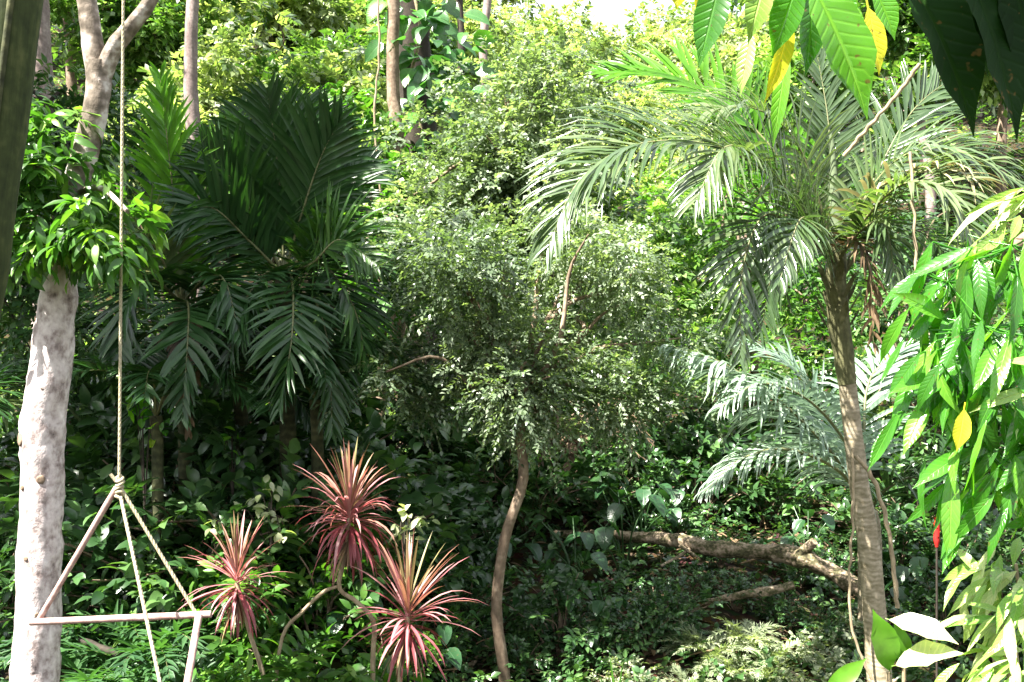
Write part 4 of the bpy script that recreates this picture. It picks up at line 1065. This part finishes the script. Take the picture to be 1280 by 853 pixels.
scatter(s3, [(270, 6.8, 1.2), (400, 6.7, 1.1), (310, 6.6, 1.1), (330, 6.8, 1.0), (380, 7.1, 1.2), (300, 7.3, 1.3), (430, 7.4, 1.1), (260, 7.4, 1.0), (480, 6.6, .8), (520, 7.0, .8), (360, 7.9, 1.4), (220, 6.7, .8)], 5)
def arum_proto(label, seed, group):
    rng = np.random.default_rng(seed)
    root = thing('arum_plant', label, 'plant', (0, 0, 0), group)
    st, lf = LM(), LM()
    for k in range(9):
        a = k * 2.4 + rng.normal() * .3; h = rng.uniform(.25, .55); rr = rng.uniform(.1, .35)
        e = np.array((math.cos(a) * rr, math.sin(a) * rr, h))
        tube(st, catmull([(0, 0, -.1), e * np.array((.35, .35, .6)), e], 8), .006, 5)
        s_ = rng.uniform(.12, .19)
        leaves(lf, [e], [unit(np.array((math.cos(a), math.sin(a), -.55)) + rng.normal(size=3) * .2)], [unit(UP + np.array((math.cos(a), math.sin(a), 0)) * .5)], s_, s_ * .72, HEART, .25, rng.uniform(0, .8), wave=.03)
    st.build('stem', [M['shrub']], root); lf.build('foliage', [M['arum']], root)
    return root
a1 = arum_proto('heart-leaved dark plant standing low in the shaded undergrowth', 66, 'heart-leaved plants of the undergrowth')
scatter(a1, [(590, 8.3, 1.1), (780, 9.0, 1.3), (800, 9.4, 1.4), (690, 7.8, 1.0), (545, 7.0, .9), (1010, 9.2, 1.0), (1130, 8.2, 1.1), (230, 6.6, 1.0), (420, 6.9, 1.1), (720, 8.7, 1.2), (850, 9.7, 1.2), (1180, 7.9, 1.1), (620, 8.9, 1.3), (350, 6.9, 1.0), (760, 7.6, .8)], 12)
# ferny tufts
def fern_proto(label, seed, R=.55, n=14, group=None, leaf='fern', name='fern', L=.12, W=.022):
    rng = np.random.default_rng(seed)
    root = thing(name, label, 'fern', (0, 0, 0), group)
    for k in range(n):
        c = arc_frond((0, 0, 0), k * 137.5 + rng.normal() * 12, rng.uniform(45, 80), R * rng.uniform(.8, 1.2), rng.uniform(70, 120))
        lm = LM(); frond(lm, c, n=26, L=L, W=W, droop=.3, jit=.2, rng=rng, seg=3, r=.004, tint=rng.uniform(.2, .9), t0=.15)
        lm.build('frond', [M[leaf], M['frond_stem']], root)
    return root
G3 = 'ferns below the swing'
f1 = fern_proto('green fern with feathery arching fronds below the swing', 71, group=G3, R=.7, L=.15)
scatter(f1, [(120, 6.0, 1.2), (190, 6.2, 1.3), (235, 5.8, 1.0), (150, 6.7, 1.4), (100, 6.9, 1.3), (210, 6.9, 1.3), (130, 7.6, 1.4)], 6)
G4 = 'pale feathery herbs on the sunlit patch'
f2 = fern_proto('pale feathery herb tuft on the sunlit patch below the fallen wood', 72, R=.34, n=22, group=G4, leaf='pale_herb', name='feathery_herb', L=.06, W=.009)
scatter(f2, [(930, 7.5, 1.3), (890, 7.3, 1.25), (970, 7.35, 1.25), (910, 7.15, 1.2), (950, 7.1, 1.1), (860, 7.4, 1.0), (860, 7.0, .8), (930, 7.0, .85), (1000, 7.0, .8), (830, 6.8, .7), (900, 6.7, .8), (960, 6.7, .7), (1020, 6.7, .6), (870, 6.55, .6)], 7)
# broad-leaf bank low centre-left
G5 = 'broad lance-leaved plants along the lower edge'
s4 = shrub_proto('lance_leaf_plant', 'bright green lance-leaved plant beneath the cordylines', 'shrub_lit', 64, R=.4, H=.45, stems=14, L=.17, W=.045, tmpl=LANCE, m=6, group=G5, cat='plant')
scatter(s4, [(390, 5.5, 1.0), (430, 5.3, .9), (350, 5.4, .9), (300, 5.2, .8), (470, 5.2, .7), (410, 5.9, 1.0), (120, 5.6, .8), (90, 5.4, .8), (170, 5.4, .7), (270, 5.8, .8), (370, 6.2, 1.0)], 8)
G6 = 'small sunlit herbs at the lower edge'
s5 = shrub_proto('low_herb', 'small light green herb on the sunlit lower slope by the palm foot', 'pale_herb', 65, R=.3, H=.3, stems=16, L=.06, W=.03, m=6, group=G6, cat='plant', slen=.12)
scatter(s5, [(840, 6.6, 1.0), (800, 6.7, .9), (1020, 7.4, .9), (1040, 6.9, .9), (1000, 6.5, .8), (780, 7.0, .8), (950, 6.4, .7), (1060, 7.6, .9)], 9)

# grass blades
rng = np.random.default_rng(81)
def blades(label, px, Y, n, h, leaf):
    root = thing('grass_tuft', label, 'grass', gp(px, Y, 0))
    lm = LM()
    for k in range(n):
        b = gp(px, Y, 0) + np.array((rng.normal() * .03, rng.normal() * .03, 0))
        strap(lm, b, unit(np.array((rng.normal() * .35, rng.normal() * .3, 1))), h * rng.uniform(.7, 1.15), .02, .12, rng.uniform(0, .5), rng=rng)
    lm.build('blade_tuft', [M[leaf]], root)
blades('yellow-green grass blades shooting up at the lower edge', 765, 6.6, 9, .42, 'palm_lit')
blades('green grass shoot rising before the low pink cordyline', 520, 5.2, 7, .5, 'palm_lit')

# yellow-green sunlit sprigs under the dark palms
def sprig(label, pts, leaf, L, W, n, seed, base, lname='sprig'):
    rng = np.random.default_rng(seed)
    root = thing('leafy_sapling', label, 'sapling', base)
    lm = LM(); tube(lm, catmull([base + np.array((0, 0, -.1)), base * .5 + pts[0] * .5, pts[0]], 12), np.linspace(.012, .005, 12), 6); 
    for q in pts[1:]: tube(lm, catmull([base * .4 + pts[0] * .6, (pts[0] + q) * .5 - UP * .02, q], 8), .003, 5)
    lm.build('stem', [M['dark_bark']], root)
    lm = LM()
    for q in pts:
        leaves(lm, q + rng.normal(size=(n, 3)) * .03, unit(rand_dirs(n, rng) + np.array((0, -.3, -.1))), unit(UP + rng.normal(size=(n, 3)) * .3 + np.array((0, -.4, 0))), rng.uniform(.7, 1.2, n) * L, rng.uniform(.8, 1.2, n) * W, OVATE, .25, rng.uniform(.3, 1, n))
    lm.build('foliage', [M[leaf]], root)
sprig('yellow-green sapling catching light beside the hanging rope', [P(178, 520, 7.0), P(195, 545, 7.0), P(170, 495, 7.0), P(165, 510, 7.0), P(200, 530, 6.9)], 'mango', .11, .05, 7, 91, gp(185, 7.0, 0))
sprig('pale bright sapling standing above the spidery red cordyline', [P(340, 610, 6.6), P(335, 640, 6.5), P(345, 655, 6.5), P(270, 655, 6.3), P(320, 630, 6.6), P(350, 670, 6.4)], 'hill_pale', .09, .04, 8, 92, gp(335, 6.6, 0))
sprig('sapling with one orange leaf under the low shadowed palm', [P(290, 545, 7.2), P(300, 570, 7.2), P(280, 560, 7.2)], 'mango', .10, .05, 4, 93, gp(292, 7.2, 0))
sprig('light green sapling tucked behind the low pink cordyline', [P(505, 640, 6.3), P(515, 660, 6.2), P(500, 665, 6.2), P(530, 655, 6.3)], 'hill_pale', .10, .04, 7, 94, gp(512, 6.3, 0))

# ------------------------------------------------------------------ mango tree of the right side (trunk out of view)
root = thing('mango_tree', 'mango tree whose long drooping leaves hang in from the corner', 'tree', (3.3, 2.6, float(gh(3.3, 2.6))))
lm = LM()
tube(lm, catmull([(3.3, 2.6, -.8), (3.25, 2.55, 1.5), (3.1, 2.4, 3.2), (2.9, 2.2, 4.6)], 20), np.linspace(.16, .10, 20), 14, .5, 0, rough=.12)
lm.build('trunk', [M['brown_bark']], root)
def mlimb(pts, r0, r1):
    lm = LM(); tube(lm, catmull(pts, 20), np.linspace(r0, r1, 20), 8, .5, 0, rough=.1); return lm.build('limb', [M['brown_bark']], root)
mlimb([(3.15, 2.45, 2.9), P(1400, 180, 3.0), P(1330, 260, 3.0), P(1240, 330, 3.0), P(1180, 390, 2.95)], .04, .008)
mlimb([(3.2, 2.5, 2.0), P(1400, 420, 3.1), P(1320, 440, 3.1), P(1250, 470, 3.05)], .035, .008)
mlimb([(3.0, 2.3, 4.2), P(1500, -250, 1.7), P(1300, -120, 1.5), P(1180, -40, 1.4), P(1060, -20, 1.4), P(960, -30, 1.45), P(880, -30, 1.5)], .035, .006)
rng = np.random.default_rng(101)
def mleaf(p0, p1, wpx, leaf, nrm=(0, -1, .35), bend=.12, tint=.5, label=None):
    p0 = np.asarray(p0); p1 = np.asarray(p1)
    ln = np.linalg.norm(p1 - p0) / .86
    lm = LM()
    d = unit(p1 - p0); nn = unit(np.asarray(nrm, float))
    X = unit(np.cross(d, nn)); Z = np.cross(X, d)
    leaves(lm, [p0], [d + Z * bend * .9], [nn], ln, wpx * p0[1] / FPX, LANCE_FINE, bend, tint, wave=.06, twist=.25)
    tube(lm, [p0 - d * .02, p0 + d * .01], .0022, 5, .5, 0)
    o = lm.build('leaf', [M[leaf]], root)
    if label: o['label'] = label
    return o
# big near leaves along the top
for (a, b, w, lf, tn) in [((905, -40, 1.45), (873, 85, 1.45), 42, 'mango', .2), ((1010, -30, 1.4), (1088, 148, 1.38), 72, 'mango', .75), ((1000, -30, 1.42), (965, 72, 1.45), 40, 'mango', .5),
                          ((990, 20, 1.5), (957, 130, 1.5), 24, 'mango_yellow', .5), ((1015, -20, 1.5), (1008, 95, 1.5), 38, 'mango', .1), ((985, 60, 1.6), (966, 185, 1.6), 20, 'mango', .8),
                          ((1045, -30, 1.5), (1062, 60, 1.5), 36, 'mango', .6), ((960, -40, 1.6), (935, 55, 1.6), 34, 'glare_leaf', .4), ((850, -30, 1.6), (846, 12, 1.6), 26, 'mango_yellow', .3),
                          ((885, -30, 1.6), (872, 30, 1.6), 24, 'mango_yellow', .8), ((1085, 10, 1.9), (1100, 95, 1.9), 30, 'mango_yellow', .4), ((1090, -20, 1.7), (1120, 50, 1.7), 30, 'mango', .7),
                          ((940, 40, 1.8), (925, 120, 1.8), 22, 'glare_leaf', .6), ((1060, 0, 1.8), (1075, 70, 1.8), 24, 'mango', .85)]:
    mleaf(P(*a), P(*b), w, lf, tint=tn, nrm=(rng.normal() * .3, -1, .3 + rng.normal() * .15))
for (a, b, w, lf, tn) in [((1120, -60, 1.15), (1224, 168, 1.12), 88, 'mango_shaded', .6), ((1200, -60, 1.1), (1278, 175, 1.08), 80, 'mango_shaded', .3), ((1180, -70, 1.2), (1262, 60, 1.2), 66, 'mango_shaded', .5),
                          ((1255, -70, 1.1), (1300, 140, 1.1), 70, 'mango_shaded', .2), ((1160, -60, 1.25), (1210, 50, 1.25), 60, 'mango_shaded', .7), ((1225, -60, 1.25), (1330, 110, 1.2), 70, 'mango_shaded', .4), ((1150, -70, 1.3), (1240, 95, 1.3), 64, 'mango_shaded', .5), ((1190, -50, 1.3), (1290, 130, 1.3), 70, 'mango_shaded', .1), ((1260, -60, 1.3), (1275, 90, 1.3), 60, 'mango_shaded', .2), ((1215, -40, 1.35), (1262, 135, 1.35), 60, 'mango_shaded', .9), ((1170, -60, 1.35), (1200, 110, 1.35), 56, 'mango_shaded', .8)]:
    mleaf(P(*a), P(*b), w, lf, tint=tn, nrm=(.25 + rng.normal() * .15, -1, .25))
# sprays of drooping leaves on the right
mlimb([P(1300, -120, 1.5), (.50, 1.10, 3.12), (.33, .98, 3.22), (.22, .9, 3.28)], .014, .005)  # limb added out of view, carrying the leaves that shade the corner
def spray(c, n, span, Ls, leafm, down=1.0, left=.35, tints=(.1, .9)):
    c = np.asarray(c); lm = LM()
    O = c + rng.normal(size=(n, 3)) * span * np.array((1, .8, .6))
    D = unit(np.stack([rng.normal(-left, .45, n), rng.normal(-.15, .35, n), rng.normal(-down, .3, n)], -1))
    N = unit(np.stack([rng.normal(-.3, .6, n), rng.normal(-.6, .5, n), rng.normal(.6, .4, n)], -1))
    leaves(lm, O, D, N, rng.uniform(.75, 1.15, n) * Ls, rng.uniform(.8, 1.15, n) * Ls * .165, LANCE_FINE, rng.uniform(-.1, .42, n), rng.uniform(*tints, n), wave=.07, twist=.7)
    for k in range(n):
        tube(lm, catmull([c + UP * .03, (c + O[k]) * .5 + UP * .01, O[k]], 6), .0025, 4, .5, 0, cap=False)
    return lm.build('leaf_spray', [M[leafm]], root)
for (px, py, Y, n, left, dn) in [(1185, 365, 2.95, 13, .5, .8), (1225, 330, 2.95, 12, .3, .9), (1265, 320, 2.9, 12, .1, 1), (1180, 440, 2.95, 13, .4, 1.0), (1230, 420, 2.85, 15, .2, 1), (1275, 420, 2.85, 13, .1, 1),
                            (1205, 505, 2.9, 14, .3, 1.1), (1255, 500, 2.85, 15, .1, 1.1), (1230, 570, 2.9, 11, .35, 1.1), (1275, 570, 2.85, 12, .1, 1.1), (1245, 610, 2.9, 6, .45, 1.0)]:
    spray(P(px, py, Y), int(n * 1.45), .085, .24, 'mango', dn, left)
for q in [(.42, 1.0, 3.22), (.34, .92, 3.26), (.26, .88, 3.3), (.36, 1.06, 3.28), (.46, .95, 3.3), (.22, .95, 3.24), (.5, 1.06, 3.2)]:  # leaves added out of view to block sun from the dark corner leaves
    spray(q, 16, .085, .24, 'mango', .45, .1)
for (px, py, Y, n) in [(1290, 250, 3.0, 7), (1250, 290, 3.0, 5), (1290, 470, 2.8, 6)]:
    spray(P(px, py, Y), n, .06, .22, 'glare_leaf', .5, .7, (.4, 1))
mleaf(P(1205, 512, 2.75), P(1196, 565, 2.75), 22, 'mango_yellow', tint=.8, label='yellow leaf hanging among the green ones')
for (a, b) in [((1190, 580), (1186, 712)), ((1215, 560), (1140, 610)), ((1180, 400), (1118, 365)), ((1175, 470), (1110, 492)), ((1235, 600), (1180, 700)), ((1160, 500), (1128, 570))]:
    mleaf(P(a[0], a[1], 2.9), P(b[0], b[1], 2.85), 22, 'mango', tint=rng.uniform(.2, .9), nrm=(-.3, -.8, .6))

# ------------------------------------------------------------------ pale sunlit shrub in the lower corner + young broad leaves
root = thing('pale_leaved_shrub', 'shrub in the corner with drooping leaves coloured pale yellow-white for sun glare', 'shrub', gp(1260, 3.2, 0))
lm = LM()
base = gp(1290, 3.2, -.1)
heads = [P(1225, 712, 3.2), P(1270, 705, 3.15), P(1295, 750, 3.0), P(1250, 765, 3.0), P(1270, 815, 2.9), P(1240, 835, 3.0), P(1295, 850, 2.9), P(1250, 870, 2.95)]
for h in heads: tube(lm, catmull([base, base * .5 + h * .5 + np.array((.08, 0, .05)), h], 12), np.linspace(.015, .005, 12), 6)
lm.build('stem', [M['vine']], root)
for h in heads:
    lm = LM(); n = 13
    O = h + rng.normal(size=(n, 3)) * .05
    D = unit(np.stack([rng.normal(-.6, .5, n), rng.normal(-.2, .4, n), rng.normal(-.45, .35, n)], -1))
    N = unit(np.stack([rng.normal(-.2, .3, n), rng.normal(-.4, .3, n), rng.normal(.8, .2, n)], -1))
    leaves(lm, O, D, N, rng.uniform(.12, .23, n), rng.uniform(.024, .036, n), LANCE_FINE, .25, rng.uniform(0, 1, n), wave=.05, twist=.5)
    lm.build('leaf_spray', [M['glare_leaf']], root)
root = thing('young_broadleaf', 'young shoot with one glowing green leaf and two leaves coloured white for sun glare at the palm foot', 'plant', gp(1120, 4.6, 0))
lm = LM(); b0 = gp(1122, 4.6, -.05)
for q in (P(1110, 840, 4.5), P(1130, 800, 4.5), P(1118, 850, 4.4)): tube(lm, catmull([b0, (b0 + q) / 2 + np.array((.01, 0, 0)), q], 8), .009, 6)
lm.build('stem', [M['vine']], root)
def bleaf(p0, p1, wpx, leaf, nrm, bend=.15, tint=.6):
    global root
    return mleaf(p0, p1, wpx, leaf, nrm=nrm, bend=bend, tint=tint)
bleaf(P(1112, 838, 4.5), P(1092, 762, 4.45), 36, 'palm_lit', (.2, -1, .1), .1, .9)
bleaf(P(1112, 775, 4.5), P(1198, 803, 4.3), 34, 'glare_leaf', (-.2, -.45, .9), .15, 1.0)
bleaf(P(1120, 832, 4.45), P(1205, 815, 4.3), 42, 'glare_leaf', (-.2, -.45, .9), .15, 1.0)
bleaf(P(1130, 830, 4.5), P(1118, 775, 4.5), 26, 'palm_lit', (.1, -1, .2), .1, .5)
bleaf(P(1030, 872, 4.4), P(1084, 822, 4.4), 24, 'palm_lit', (-.2, -.8, .5), .1, 1.0)
print('objects', len(scene.objects), 'faces', sum(len(o.data.polygons) for o in scene.objects if o.type == 'MESH'))
